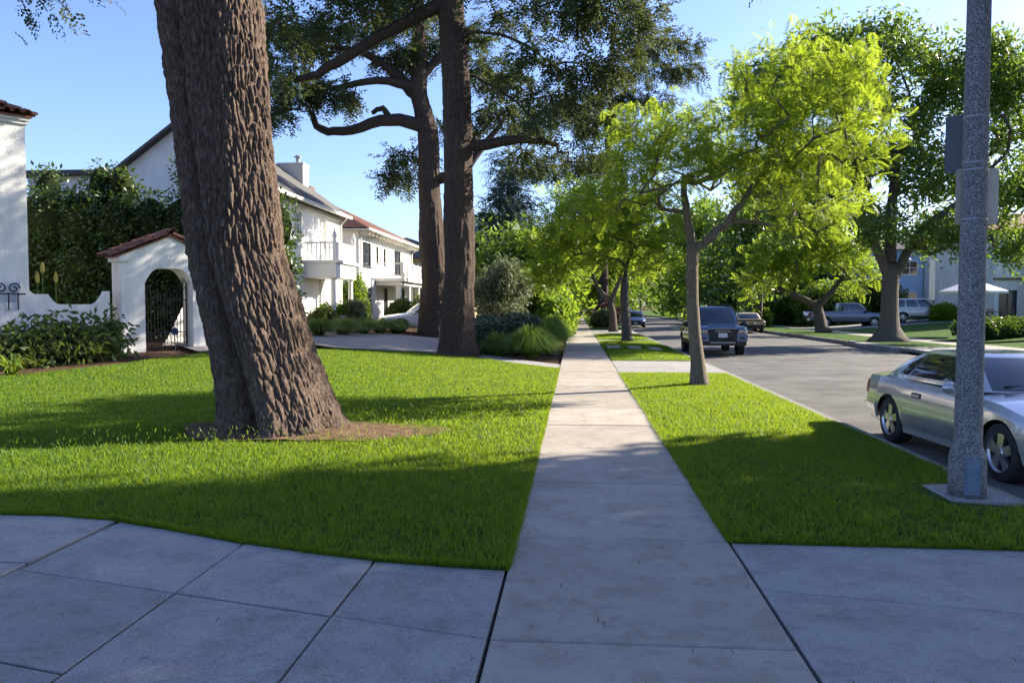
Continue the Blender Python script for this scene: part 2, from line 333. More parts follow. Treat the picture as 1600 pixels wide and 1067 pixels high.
for (y0, y1) in ((20.35, 22.6), (22.61, 24.9)): slabp([(1.12, y0), (3.9, y0), (3.9, y1), (1.12, y1)], 'apron', apr, -.003)
slabp([(1.12, 38.6), (3.75, 38.6), (3.75, 40.2), (1.12, 40.2)], 'apron', apr); slabp([(1.12, 48), (3.9, 48), (3.9, 57), (1.12, 57)], 'apron', apr)
# kerbs
def kerb(nm, x0, x1, spans):
    k = tag(empty(nm), kind='structure')
    for a, b in spans:
        y = a
        while y < b-.2:
            e = min(b, y+3.05); MB().prism([(x0, y+.006), (x1, y+.006), (x1, e-.006), (x0, e-.006)], -.25, random.uniform(-.006, .006), .02).build('kerb_stone', 'kerb', k); y = e
kerb('kerb', 3.78, 3.935, [(5.75, 20.35), (24.9, 48), (57, 150)])
kerb('kerb_across_the_street', 13.12, 13.28, [(-6, 28.5), (34, 150)])
tag(MB().grid(lambda u, v: (3.937+.45*u, 2+160*v, -.168-.004*u), 1, 40).build('gutter', 'kerb'), kind='structure')
bulge = [(12.75, 33.2), (12.6, 35), (12.7, 37.3), (13.1, 39.5), (13.4, 39.6), (13.4, 33.2)]
tag(MB().prism(bulge, -.25, .03, .03).build('kerb_bulge', 'kerb'), kind='structure')
w2 = tag(empty('far_sidewalk'), kind='structure')
for i in range(40): MB().prism([(16.3, i*3+.01), (17.8, i*3+.01), (17.8, i*3+2.99), (16.3, i*3+2.99)], -.1, .01+hR(17.2, 0), .006).build('slab', 'walk', w2)
tag(MB().prism([(13.1, 28.4), (16.28, 28.4), (16.28, 33.9), (13.1, 33.9)], -.1, .012, .006).build('far_driveway_apron', 'apron'), kind='structure')
patch('far_driveway', [(17.82, 58.2), (29, 58.2), (29, 64.5), (17.82, 64.5)], 1.5, .0, 'apron')['kind'] = 'structure'
# lawns
LAWN = edge[::-1]+[(-5.4, 6.06), (-7.5, 6.05), (-12, 6.2), (-16, 9), (-14.5, 14), (-11.2, 15.2), (-10.4, 17), (-9.9, 19.6), (-8.7, 22.4), (-7.4, 24.0), (-5.2, 25.6), (-3.5, 25.9), (-1.9, 23.6), (-.437, 21.6)]
LAWN = LAWN[::-1] if False else LAWN
patch('lawn', LAWN, .45, .012, 'turf')['kind'] = 'structure'
PK = [[(1.118, 5.775), (3.78, 5.745), (3.77, 20.3), (1.13, 20.3)], [(1.13, 24.95), (3.77, 24.95), (3.77, 38.55), (1.13, 38.55)], [(1.13, 40.25), (3.77, 40.25), (3.77, 47.9), (1.13, 47.9)], [(1.13, 57.1), (3.77, 57.1), (3.77, 120), (1.13, 120)]]
def hP(x, y): return .05*min(1, max(0, (y-5.78)/1.5), max(0, (y-24.95)/1.0) if y > 22 else 9, max(0, (20.3-y)/1.0) if y < 22 else 9)*math.sin(math.pi*min(1, max(0, (x-1.13)/2.64)))
for P in PK: patch('parkway_lawn', P, .6, .008, 'turf', zf=hP)['kind'] = 'structure'
for P in ([(13.3, 34), (16.25, 34), (16.25, 120), (13.3, 120)], [(13.3, 2), (16.25, 2), (16.25, 28.3), (13.3, 28.3)], [(17.85, 38), (30, 38), (30, 58), (17.85, 58)], [(17.85, 65), (30, 65), (30, 120), (17.85, 120)]):
    patch('far_lawn', P, 1.2, .012, 'turf')['kind'] = 'structure'
SOIL = [(-3.9+1.35*math.cos(a)*(1+.15*math.sin(3*a)), 10.25+.95*math.sin(a)*(1+.2*math.sin(2*a+1))) for a in [i*math.pi/12 for i in range(24)]]
SOIL = [(x+(.75 if x > -3.9 else 0)*(x+3.9)/1.3, y) for x, y in SOIL]
patch('bare_soil_patch', SOIL, .12, .03, 'redsoil', zf=lambda x, y: hL(x, y)+.07*max(0, 1-math.hypot((x+3.9)/1.9, (y-10.3)/1.1)), jit=.008)['kind'] = 'structure'
patch('pebble_strip', [(-.44, 21.65), (-1.9, 23.7), (-3.4, 26.0), (-5.0, 25.9), (-4.4, 27.0), (-2.9, 26.9), (-1.6, 24.9), (-.44, 23.2)], .5, .0, 'gravel')['kind'] = 'structure'
patch('paved_driveway', [(-4.9, 26.0), (-7.4, 24.3), (-9.5, 25), (-11.2, 30.5), (-8, 34.5), (-5.8, 34.8), (-4.3, 27.2)], .6, .02, 'paver')['kind'] = 'structure'
patch('garden_walk', [(-9.9, 20.3), (-9.2, 22.3), (-10.6, 23.4), (-11.8, 22.3)], .4, .02, 'paver')['kind'] = 'structure'
PAD = [(3.2, 7.0), (3.77, 6.95), (3.77, 7.7), (3.2, 7.6)]
tag(MB().prism(PAD, -.05, .05, .01).build('pole_pad', 'apron'), kind='structure')
for i, (P, w) in enumerate((([(1.28, 31.3), (1.77, 31.34), (1.83, 32.78), (1.25, 32.74)], 'nearest the sidewalk'), ([(2.09, 30.8), (2.52, 30.5), (2.6, 32.3), (2.07, 32.7)], 'in the middle of three'), ([(2.82, 30.1), (3.25, 29.95), (3.27, 31.4), (2.81, 31.8)], 'nearest the kerb'))):
    tag(MB().prism(P, -.02, .085, .01).build('stepping_stone', 'walk'), 'pale concrete stepping stone in the parkway grass, '+w, 'stepping stone', 'stepping stones in the parkway')
# grass blades: real blades, denser near the camera
def blades(P, dens, h, w, zf, avoid=(), tuf=0, out=None, inn=None):
    xs = [p[0] for p in P]; ys = [p[1] for p in P]; n = int((max(xs)-min(xs))*(max(ys)-min(ys))*dens)
    x = rng.uniform(min(xs), max(xs), n); y = rng.uniform(min(ys), max(ys), n)
    ins = np.zeros(n, bool); j = len(P)-1
    for i in range(len(P)):
        (ax, ay), (bx, by) = P[i], P[j]
        if ay != by: ins ^= ((ay > y) != (by > y)) & (x < (bx-ax)*(y-ay)/(by-ay)+ax)
        j = i
    for (cx, cy, rx, ry) in avoid: ins &= (((x-cx)/rx)**2+((y-cy)/ry)**2) > rng.uniform(.55, 1.15, n)
    ins &= np.abs((x*.9965+y*.0793)/(y+.01)) < .85
    if out: ins &= rng.uniform(size=n) > (y-out[0])/(out[1]-out[0])      # density bands blend into each other
    if inn: ins &= rng.uniform(size=n) < (y-inn[0])/(inn[1]-inn[0])
    x, y = x[ins], y[ins]; n = len(x); z = np.array([zf(a, b) for a, b in zip(x, y)])
    k_ = max(1, n//14); cxy = np.stack([x, y], 1)[rng.integers(0, n, n) % k_]; r_ = rng.normal(size=(n, 2))*.022; q = rng.uniform(size=n) < tuf     # most blades stand in tufts
    x = np.where(q, cxy[:, 0]+r_[:, 0], x); y = np.where(q, cxy[:, 1]+r_[:, 1], y); toff = np.arctan2(r_[:, 1], r_[:, 0])
    patchy = np.array([mnoise.noise((a*1.3, b*1.3, 0)) for a, b in zip(x, y)])
    hh = h*rng.uniform(.55, 1.25, n)*(1+.35*patchy); a = np.where(q, toff+rng.normal(size=n)*.5, rng.uniform(0, 2*np.pi, n)); ln = rng.uniform(.1, .9, n)*hh; th = rng.uniform(0, 2*np.pi, n)
    lx = np.cos(a)*ln; ly = np.sin(a)*ln; wx = np.cos(th)*w*.5; wy = np.sin(th)*w*.5
    V = np.stack([np.stack([x-wx, y-wy, z], 1), np.stack([x+wx, y+wy, z], 1), np.stack([x+lx, y+ly, z+hh*.95], 1)], 1).reshape(-1, 3)
    return V, np.arange(3*n).reshape(-1, 3)
def fringe(pts, out, dens, h, w, zf):                                  # blades hanging over the lawn's cut edge
    Vs = []
    for (a, b) in zip(pts[:-1], pts[1:]):
        d = np.array(b)-np.array(a); L = np.hypot(*d); n = int(L*dens); t = rng.uniform(0, 1, n); nr = np.array([d[1], -d[0]])/L*out
        off = rng.uniform(-.03, .012, n); p = np.array(a)+d*t[:, None]+nr*off[:, None]; hh = h*rng.uniform(.5, 1.2, n); ln = hh*rng.uniform(-.2, .9, n); th = rng.uniform(0, 6.28, n)
        z = np.array([zf(*q) for q in p]); jx = rng.normal(size=(n, 2))*.012; wv = np.stack([np.cos(th), np.sin(th)], 1)*w*.5; tp = p+nr*ln[:, None]+jx
        Vs.append(np.stack([np.c_[p-wv, z-.02], np.c_[p+wv, z-.02], np.c_[tp, z+hh*rng.uniform(.35, 1, n)]], 1).reshape(-1, 3))
    V = np.concatenate(Vs); return V, np.arange(len(V)).reshape(-1, 3)
def grass(name, parts):
    Vs, Fs, o = [], [], 0
    for V, F in parts: Vs.append(V); Fs.append(F+o); o += len(V)
    tag(np_mesh(name, np.concatenate(Vs), np.concatenate(Fs), 'grass'), kind='stuff')
def clipY(P, y0, y1):
    def cut(P, s, c):
        out = []
        for i in range(len(P)):
            a, b = P[i-1], P[i]; ia, ib = s*(a[1]-c) >= 0, s*(b[1]-c) >= 0
            if ia != ib: t = (c-a[1])/(b[1]-a[1]); out.append((a[0]+(b[0]-a[0])*t, c))
            if ib: out.append(b)
        return out
    return cut(cut(P, 1, y0), -1, y1)
av = [(-4.15, 10.35, .95, .8), (-3.1, 10.2, 1.15, .5)]
zl = lambda x, y: hL(x, y)+.008
grass('grass', [blades(clipY(LAWN, 4, 10.5), 4600, .048, .009, zl, av, .5, out=(6.8, 10.5)), blades(clipY(LAWN, 6.8, 15), 2300, .044, .012, zl, av, .2, out=(11, 15), inn=(6.8, 9.5)), blades(clipY(LAWN, 11, 27), 1300, .036, .018, zl, av, inn=(11, 14)), fringe(edge[::-1]+[(-6, 6.05)], -1, 1500, .06, .008, zl), fringe([(-.437, 5.06), (-.437, 12)], 1, 1200, .055, .008, zl), fringe([(-.437, 12), (-.437, 21.6)], 1, 500, .05, .014, zl)])
pz = lambda x, y: hP(x, y)
grass('parkway_grass', [blades(clipY(PK[0], 5, 11), 4600, .048, .009, pz, [(3.41, 7.2, .42, .5)], .5, out=(7.5, 11)), blades(clipY(PK[0], 7.5, 21), 2400, .046, .012, pz, inn=(7.5, 10)), blades(PK[1], 700, .05, .018, pz), blades(PK[2], 400, .05, .025, pz), fringe([(1.118, 5.775), (3.6, 5.747)], 1, 1500, .06, .008, pz), fringe([(1.12, 5.775), (1.12, 12)], -1, 1200, .055, .008, pz), fringe([(1.125, 12), (1.125, 20.3)], -1, 500, .05, .014, pz), fringe([(3.77, 5.75), (3.77, 12)], 1, 800, .05, .01, pz)])
# fallen needles and leaf litter on the concrete and in the gutter
n = 900; x = np.concatenate([rng.uniform(-4, 3.6, 700), rng.normal(4.05, .08, 200)]); y = np.concatenate([rng.uniform(2.6, 14, 700)**1.0, rng.uniform(7, 24, 200)])
keep = ((x > -.42) & (x < 1.1)) | (y < 4.9) | (x > 3.94); x, y = x[keep], y[keep]; n = len(x)
tv = np.array([(0, -.06, 0), (.5, -.05, .12), (.5, .05, .12), (0, .06, 0), (1, .3, .05), (1, .36, .05)]); tf = np.array([(0, 1, 2, 3), (1, 4, 5, 2)])
a = rng.uniform(0, 6.28, n); V, F = scatter(tv, tf, np.stack([x, y, np.where(x > 3.9, -.163, .006)], 1), np.stack([np.cos(a), np.sin(a), 0*a], 1), np.tile([0, 0, 1.], (n, 1)), rng.uniform(.025, .07, n))
tag(np_mesh('leaf_litter', V, F, mat('dry_litter', (.07, .045, .025), (.16, .1, .045), 30, .9)), kind='stuff')
# ---------------------------------------------------------------- buildings
class Fr:                                          # a local frame: u along a wall, n out of it
    def __init__(s, o, ang): s.o = Vector(o); s.u = Vector((math.cos(ang), math.sin(ang), 0)); s.n = Vector((math.sin(ang), -math.cos(ang), 0))
    def p(s, u, n, z): v = s.o+s.u*u+s.n*n; return (v.x, v.y, z)
    def box(s, mb, u0, u1, n0, n1, z0, z1):
        i = len(mb.v); mb.v += [s.p(a, b, z) for z in (z0, z1) for a, b in ((u0, n1), (u1, n1), (u1, n0), (u0, n0))]
        mb.f += [tuple(i+k for k in q) for q in ((3, 2, 1, 0), (4, 5, 6, 7), (0, 1, 5, 4), (1, 2, 6, 5), (2, 3, 7, 6), (3, 0, 4, 7))]; return mb
def wall_holes(fr, mb, u0, u1, z0, z1, holes, depth=.16):
    us = sorted({u0, u1, *[h[0] for h in holes], *[h[1] for h in holes]}); zs = sorted({z0, z1, *[h[2] for h in holes], *[h[3] for h in holes]})
    for i in range(len(us)-1):
        for j in range(len(zs)-1):
            a, b, c, d = us[i], us[i+1], zs[j], zs[j+1]; m = ((a+b)/2, (c+d)/2)
            if any(h[0] < m[0] < h[1] and h[2] < m[1] < h[3] for h in holes): continue
            mb.quad(fr.p(a, 0, c), fr.p(b, 0, c), fr.p(b, 0, d), fr.p(a, 0, d))
    for a, b, c, d in holes:
        mb.quad(fr.p(a, 0, c), fr.p(a, 0, d), fr.p(a, -depth, d), fr.p(a, -depth, c)); mb.quad(fr.p(b, 0, d), fr.p(b, 0, c), fr.p(b, -depth, c), fr.p(b, -depth, d))
        mb.quad(fr.p(a, 0, d), fr.p(b, 0, d), fr.p(b, -depth, d), fr.p(a, -depth, d)); mb.quad(fr.p(b, 0, c), fr.p(a, 0, c), fr.p(a, -depth, c), fr.p(b, -depth, c))
def window(fr, root, h, nx=2, nzz=2, fm='white', gm='glass', name='window', depth=.13):
    a, b, c, d = h; t = .06; mb = MB()
    for q in ((a, a+t, c, d), (b-t, b, c, d)): fr.box(mb, q[0], q[1], -depth, -depth+.06, q[2], q[3])
    for q in ((c, c+t), (d-t, d)): fr.box(mb, a+t, b-t, -depth, -depth+.06, q[0], q[1])
    w = mb.build(name, fm, root)
    mb = MB()
    for i in range(1, nx): x = a+(b-a)*i/nx; fr.box(mb, x-.025, x+.025, -depth, -depth+.045, c+t, d-t)
    for i in range(1, nzz): z = c+(d-c)*i/nzz; fr.box(mb, a+t, b-t, -depth+.005, -depth+.04, z-.025, z+.025)
    if mb.v: mb.build('glazing_bar', fm, w)
    for i in range(nx):
        x0, x1 = a+t+(b-a-2*t)*i/nx, a+t+(b-a-2*t)*(i+1)/nx
        mb = MB(); mb.quad(fr.p(x0, -depth+.02, c+t), fr.p(x1, -depth+.02, c+t), fr.p(x1, -depth+.02, d-t), fr.p(x0, -depth+.02, d-t)); mb.build('pane', gm, w)
    fr.box(MB(), a-.08, b+.08, 0.002, .07, c-.07, c-.005).build('sill', fm, w); return w
def roofslab(mb, pts, th=.12):                      # a sloped slab from a polygon of 3D points
    i = len(mb.v); n = len(pts); mb.v += [tuple(p) for p in pts]+[(p[0], p[1], p[2]-th) for p in pts]
    mb.f.append(tuple(range(i, i+n))); mb.f.append(tuple(range(i+2*n-1, i+n-1, -1)))
    for k in range(n): mb.f.append((i+k, i+n+k, i+n+(k+1) % n, i+(k+1) % n))
    return mb
def tilemesh(L=.42, r=.1):
    mb = MB(); mb.grid(lambda u, v: (-L/2+L*u, (r*(1-.12*u))*math.cos(math.pi*v), (r*(1-.12*u))*math.sin(math.pi*v)+.03*(1-u)), 1, 6)
    mb.grid(lambda u, v: (-L/2+L*u, (r*.84*(1-.12*u))*math.cos(math.pi*(1-v)), (r*.84*(1-.12*u))*math.sin(math.pi*v)+.03*(1-u)), 1, 6)
    mb.grid(lambda u, v: (-L/2, (r*(1-.16*u))*math.cos(math.pi*(1-v)), (r*(1-.16*u))*math.sin(math.pi*v)+.03), 1, 6)
    me = mb.mesh('tile', True); me.materials.append(MT['tile']); return me
TILE = tilemesh()
def tiles(parent, o, along, up, ncol, nrow, pitch=.22, run=.34):      # barrel tiles: rows step up the slope
    along = Vector(along).normalized(); up = Vector(up).normalized(); nn = up.cross(-along).normalized()
    if nn.z < 0: nn = -nn
    for i in range(ncol):
        for j in range(nrow):
            t = bpy.data.objects.new('tile', TILE); COL.objects.link(t)
            y = nn.cross(up); M = Matrix((up, y, nn)).transposed().to_4x4()
            M.translation = Vector(o)+along*(pitch*(i+.5)+random.uniform(-.012, .012))+up*(run*(j+.5)-.06+random.uniform(-.012, .012))+nn*.02*(1+.5*random.random())
            t.matrix_world = M @ Matrix.Rotation(random.uniform(-.03, .03), 4, 'Z'); t.parent = parent
# --- white stucco house with garden wall and arched gate at the left
ang = R(52); G0 = Vector((-12.0, 20.5, 0)); fw = Fr(G0, ang); zg = .42
house = tag(empty('stucco_house', (-13.5, 18.6, 0)), 'white stucco house wall with clay tile eave at the left edge', 'house')
house.matrix_world = Matrix.Identity(4); house.location = (0, 0, 0)
ut = -2.32
mb = MB(); fw.box(mb, ut-7, ut, -6, 0, 0, 6.12); mb.build('wall', 'stucco', house)
mb = MB(); fw.box(mb, ut-7.1, ut+.05, -6.1, .05, 6.12, 6.2); fw.box(mb, ut-7.2, ut+.09, -6.2, .09, 6.202, 6.28); mb.build('cornice', 'stucco', house)
rf = roofslab(MB(), [fw.p(ut-7.3, .12, 6.32), fw.p(ut+.12, .12, 6.32), fw.p(ut-3.2, -3, 7.1), fw.p(ut-4.2, -3, 7.1)], .05)
roofslab(rf, [fw.p(ut+.12, .12, 6.32), fw.p(ut+.12, -6.3, 6.32), fw.p(ut-3.2, -3, 7.1)], .05); roof = rf.build('roof', 'tile', house)
e0 = Vector(fw.p(ut+.12, .16, 6.32)); tiles(roof, e0, -fw.u, -fw.n*3.1+Vector((0, 0, .78)), 14, 5)
tiles(roof, e0, -fw.n, -fw.u*3.3+Vector((0, 0, .78)), 14, 4)
# garden wall with curved shoulders
def walltop(u):
    if u > -.62: return 2.08
    if u > -.92: return 2.08-.34*math.sin((-.62-u)/.3*math.pi/2)
    if u > -1.75: return 1.74
    if u > -2.0: return 1.74+.25*(1-math.cos((-1.75-u)/.25*math.pi/2))
    if u > -2.3: return 1.99
    return 1.99+.3*sstep((-2.3-u)/.3) if u > -2.6 else 1.78
us = sorted([-5.5+.05*i for i in range(100)]+[-.621, -1.751]); us = [u for u in us if u <= -.3]; mb = MB()
for i in range(len(us)-1):
    a, b = us[i], us[i+1]; za, zb = walltop(a), walltop(b)
    mb.quad(fw.p(a, .32, 0), fw.p(b, .32, 0), fw.p(b, .32, zb), fw.p(a, .32, za)); mb.quad(fw.p(b, .02, 0), fw.p(a, .02, 0), fw.p(a, .02, za), fw.p(b, .02, zb)); mb.quad(fw.p(a, .32, za), fw.p(b, .32, zb), fw.p(b, .02, zb), fw.p(a, .02, za))
tag(mb.build('garden_wall', 'stucco'), 'low white stucco garden wall with curved shoulders beside the arched gate', 'wall')
# arched gate
gate = tag(empty('arched_gateway'), 'white stucco arched gateway with clay tiled gable roof', 'gateway')
U0, U1, o0, o1, zc = -.3, 2.3, .3, 1.62, 3.0
def arch(u):
    t = abs((u-(o0+o1)/2)/((o1-o0)/2)); return 2.72-.42*max(0, (t-.35)/.65)**2.2 if t < 1 else 0
def gtop(u): m = (U0+U1)/2; return 3.02+.56*(1-abs(u-m)/((U1-U0)/2))
us = [U0, o0]+[o0+(o1-o0)*i/16 for i in range(1, 16)]+[o1, U1]; us = sorted(us+[(U0+U1)/2]); mb = MB(); dp = .62
for i in range(len(us)-1):
    a, b = us[i], us[i+1]; ins = o0-1e-6 <= a and b <= o1+1e-6
    la, lb = (arch(a+1e-6) if ins else 0), (arch(b-1e-6) if ins else 0)
    if ins and a == o0: la = 2.3
    if ins and b == o1: lb = 2.3
    for nn, fl in ((.45, 0), (.45-dp, 1)):
        q = [fw.p(a, nn, la), fw.p(b, nn, lb), fw.p(b, nn, gtop(b)), fw.p(a, nn, gtop(a))]; mb.quad(*(q if not fl else q[::-1]))
    if ins: mb.quad(fw.p(a, .45, la), fw.p(a, .45-dp, la), fw.p(b, .45-dp, lb), fw.p(b, .45, lb))
for u, zz, fl in ((U0, gtop(U0), 0), (U1, gtop(U1), 1), (o0, 2.3, 1), (o1, 2.3, 0)):
    q = [fw.p(u, .45-dp, 0), fw.p(u, .45, 0), fw.p(u, .45, zz), fw.p(u, .45-dp, zz)]; mb.quad(*(q if not fl else q[::-1]))
mb.build('wall', 'stucco', gate)
mb = MB(); fw.box(mb, U0-.07, U0+.22, .45-dp-.06, .51, 2.86, 2.985); fw.box(mb, U1-.22, U1+.07, .45-dp-.06, .51, 2.86, 2.985); mb.build('cornice', 'stucco', gate)
m_ = (U0+U1)/2; rf = MB()
roofslab(rf, [fw.p(U0-.14, .5, 3.0), fw.p(m_, .5, 3.63), fw.p(m_, -.24, 3.63), fw.p(U0-.14, -.24, 3.0)], .04); roofslab(rf, [fw.p(m_, .5, 3.63), fw.p(U1+.14, .5, 3.0), fw.p(U1+.14, -.24, 3.0), fw.p(m_, -.24, 3.63)], .04)
groof = rf.build('roof', 'tile', gate)
tiles(groof, Vector(fw.p(U0-.2, .52, 2.99)), -fw.n, fw.u*1.44+Vector((0, 0, .63)), 4, 5, .2, .32)
tiles(groof, Vector(fw.p(U1+.2, .52, 2.99)), -fw.n, -fw.u*1.44+Vector((0, 0, .63)), 4, 5, .2, .32)
tiles(groof, Vector(fw.p(m_-.1, .56, 3.66)), fw.u, -fw.n, 1, 3, .2, .3)
ig = tag(empty('iron_gate'), 'black wrought iron gate with scrolls standing under the stucco arch', 'gate')
def gp(s, z): return fw.p(o0+.03+s, .1, z)
gw = o1-o0-.06
for i in range(15):
    s = gw*i/14; top = 1.62+.42*abs(2*s/gw-1)**1.5
    MB().tube([gp(s, zg+.06), gp(s, zg+top)], .022 if i in (0, 14) else .011, 5).build('bar', 'iron', ig)
for z, w in ((.12, .016), (.55, .016), (1.45, .014)): MB().tube([gp(0, zg+z), gp(gw, zg+z)], w, 5).build('rail', 'iron', ig)
def scroll(c, r, turns, sgn, n=22): return [gp(c[0]+sgn*r*(1-.75*i/n)*math.cos(turns*6.283*i/n), c[1]+r*(1-.75*i/n)*math.sin(turns*6.283*i/n)) for i in range(n+1)]
for k in range(7):
    s = gw*(k+.5)/7; MB().tube(scroll((s, zg+.22), .075, 1.3, 1), .009, 4).build('scroll', 'iron', ig); MB().tube(scroll((s, zg+.44), .075, 1.3, -1), .009, 4).build('scroll', 'iron', ig)
for s, z in ((gw-.12, 1.75), (gw-.12, 1.95), (.12, 1.75), (.12, 1.95), (gw*.7, .9), (gw*.7, 1.1)): MB().tube(scroll((s, zg+z), .1, 1.4, 1), .012, 4).build('scroll', 'iron', ig)
rail = tag(empty('iron_railing'), 'black scrolled iron railing on the white wall at the left edge', 'railing')
def rp(s, z): return fw.p(-2.55-s, .36, z)
def scr(c, r, sg, n=22): return [rp(c[0]+sg*r*(1-.75*i/n)*math.cos(8.5*i/n), c[1]+r*(1-.75*i/n)*math.sin(8.5*i/n)) for i in range(n+1)]
for k in range(6): MB().tube(scr((.2+.28*k, 2.12), .13, 1 if k % 2 else -1), .018, 5).build('scroll', 'iron', rail)
for k in range(8): MB().tube([rp(.12+.2*k, 1.6), rp(.12+.2*k, 2.0)], .016, 5).build('bar', 'iron', rail)
MB().tube([rp(-.05, 1.99), rp(1.8, 1.99)], .016, 5).build('rail', 'iron', rail)
iw = MB().grid(lambda u, v: fw.p(1.3+1.8*u, -1.2, .3+v*(.15+1.55*sstep(u*1.6))), 12, 1); fw.box(iw, 1.3, 3.1, -1.45, -1.25, .3, .5); tag(iw.build('inner_wall', 'stucco'), 'low white inner wall seen through the iron gate', 'wall')
# --- white gabled house behind the leaning cedar
h2 = tag(empty('gabled_house'), 'white two storey house with grey gable roof, chimney and balcony', 'house'); zb = .6
f2 = Fr((-12, 30.2, 0), R(90))                      # facade faces the street (+X); u runs along +Y
W2 = [(1.0, 1.9, 4.2, 5.75), (3.2, 4.1, 4.35, 5.8), (6.6, 7.6, 4.35, 5.8), (5.5, 6.8, zb+.1, 2.95), (1.0, 2.1, 1.3, 2.9)]
mb = MB(); wall_holes(f2, mb, 0, 9.8, 0, 6.45, W2)
mb.quad(f2.p(0, -6.5, 0), f2.p(0, 0, 0), f2.p(0, 0, 6.45), f2.p(0, -6.5, 6.45)); mb.quad(f2.p(9.8, 0, 0), f2.p(9.8, -6.5, 0), f2.p(9.8, -6.5, 6.45), f2.p(9.8, 0, 6.45))
for u in (0, 9.8): mb.poly([f2.p(u, 0, 6.45), f2.p(u, -3.25, 8.8), f2.p(u, -6.5, 6.45)])
mb.build('wall', 'white', h2)
for h in W2[:3]: window(f2, h2, h, 2, 3, gm='curtain')
window(f2, h2, W2[4], 2, 2); w = window(f2, h2, W2[3], 1, 1, gm='white', name='door')
rf = MB(); roofslab(rf, [f2.p(-.35, .45, 6.28), f2.p(10.15, .45, 6.28), f2.p(10.15, -3.25, 8.95), f2.p(-.35, -3.25, 8.95)], .14); roofslab(rf, [f2.p(10.15, -6.95, 6.28), f2.p(-.35, -6.95, 6.28), f2.p(-.35, -3.25, 8.95), f2.p(10.15, -3.25, 8.95)], .14)
r2 = rf.build('roof', 'shingle', h2)
mb = MB(); f2.box(mb, 9.0, 9.85, -2.9, -1.6, 7, 8.75); f2.box(mb, 8.96, 9.89, -2.94, -1.56, 8.752, 8.85); ch = mb.build('chimney', 'white', r2)
mb = MB(); c0 = f2.p(9.4, -2.0, 0); mb.lathe([(.1, 8.85), (.1, 9.15), (.2, 9.16), (.2, 9.2), (.08, 9.28), (.01, 9.3)], (c0[0], c0[1], 0), n=10); mb.build('flue', 'metalgrey', ch)
mb = MB(); f2.box(mb, -.35, 10.15, .45, .58, 6.12, 6.26); mb.tube([f2.p(9.6, .5, 6.15), f2.p(9.65, .12, 5.8), f2.p(9.65, .1, zb)], .05, 6); mb.build('gutter', 'trim', h2)
mb = MB(); f2.box(mb, 0, 9.82, .003, .12, 5.95, 6.12); f2.box(mb, 0, 9.83, .003, .1, 3.18, 3.3); mb.build('cornice', 'trim', h2)
por = MB(); f2.box(por, 4.2, 7.4, .01, 1.5, 2.95, 3.6); f2.box(por, 4.1, 7.5, .01, 1.62, 3.602, 3.72); pr = por.build('portico', 'white', h2)
for u in (4.45, 7.15): mb = MB(); q = f2.p(u, 1.3, 0); mb.lathe([(.16, zb), (.16, zb+.1), (.12, zb+.16), (.11, 2.85), (.16, 2.9), (.16, 2.95)], (q[0], q[1], 0), n=12); mb.build('column', 'white', pr)
bal = MB(); f2.box(bal, 4.25, 7.35, 1.4, 1.46, 4.45, 4.53); f2.box(bal, 4.25, 4.31, .02, 1.39, 4.45, 4.53); f2.box(bal, 7.29, 7.35, .02, 1.39, 4.45, 4.53); br = bal.build('balcony_rail', 'white', h2)
for u in (4.28, 7.32):
    mb = MB(); f2.box(mb, u-.08, u+.08, 1.34, 1.5, 3.72, 4.62); q = f2.p(u, 1.42, 0); mb.lathe([(.05, 4.62), (.11, 4.72), (.12, 4.82), (.07, 4.95), (.03, 5.05), (.04, 5.1), (.01, 5.15)], (q[0], q[1], 0), n=8); mb.build('post', 'white', br)
for i in range(16): u = 4.5+i*.173; mb = MB(); f2.box(mb, u-.025, u+.025, 1.4, 1.45, 3.74, 4.445); mb.build('baluster', 'white', br)
for i in range(6): v = .2+i*.2; mb = MB(); f2.box(mb, 4.26, 4.3, v-.025, v+.025, 3.74, 4.445); mb.build('baluster', 'white', br)
mb = MB(); f2.box(mb, .5, 2.2, -10, -6.6, 0, 6.9); mb.build('rear_wing', 'white', h2); mb = MB(); f2.box(mb, .1, 2.6, -10.4, -6.3, 6.9, 7.08); mb.build('wing_roof', 'shingle', h2)
# --- white house with red tile roof and balcony
h3 = tag(empty('tile_roofed_house'), 'white two storey house with red tile hip roof and white balcony', 'house')
f3 = Fr((-13, 47.2, 0), R(90)); WU = [(.9, 2.9, 4.15, 5.65), (4.2, 4.9, 4.5, 5.6), (6.2, 6.9, 4.5, 5.6), (9.4, 11.6, 4.0, 5.7)]; WD = [(1.2, 3.4, zb+.3, 2.9), (6.2, 7.4, zb+.05, 2.9), (11, 13, 1.2, 2.9)]
mb = MB(); wall_holes(f3, mb, 0, 15.2, 0, 6.2, WU+WD); mb.quad(f3.p(0, -9, 0), f3.p(0, 0, 0), f3.p(0, 0, 6.2), f3.p(0, -9, 6.2)); mb.quad(f3.p(15.2, 0, 0), f3.p(15.2, -9, 0), f3.p(15.2, -9, 6.2), f3.p(15.2, 0, 6.2)); mb.build('wall', 'white', h3)
for h in WU: window(f3, h3, h, 2 if h[1]-h[0] > 1 else 1, 2, 'trimblk')
window(f3, h3, WD[0], 2, 2); window(f3, h3, WD[1], 1, 2, 'trimblk', name='door'); window(f3, h3, WD[2], 2, 2, 'trimblk')
def corr(mb, a, b, c, d, n):                          # rippled tile slope: eave a-b, top d-c
    a, b, c, d = map(Vector, (a, b, c, d)); nn = (b-a).cross(d-a).normalized(); nn = nn if nn.z > 0 else -nn
    mb.grid(lambda u, v: (a.lerp(b, u)).lerp(d.lerp(c, u), v)+nn*(.07*abs(math.sin(math.pi*n*u))+.03*((v*12) % 1)), n*4, 12)
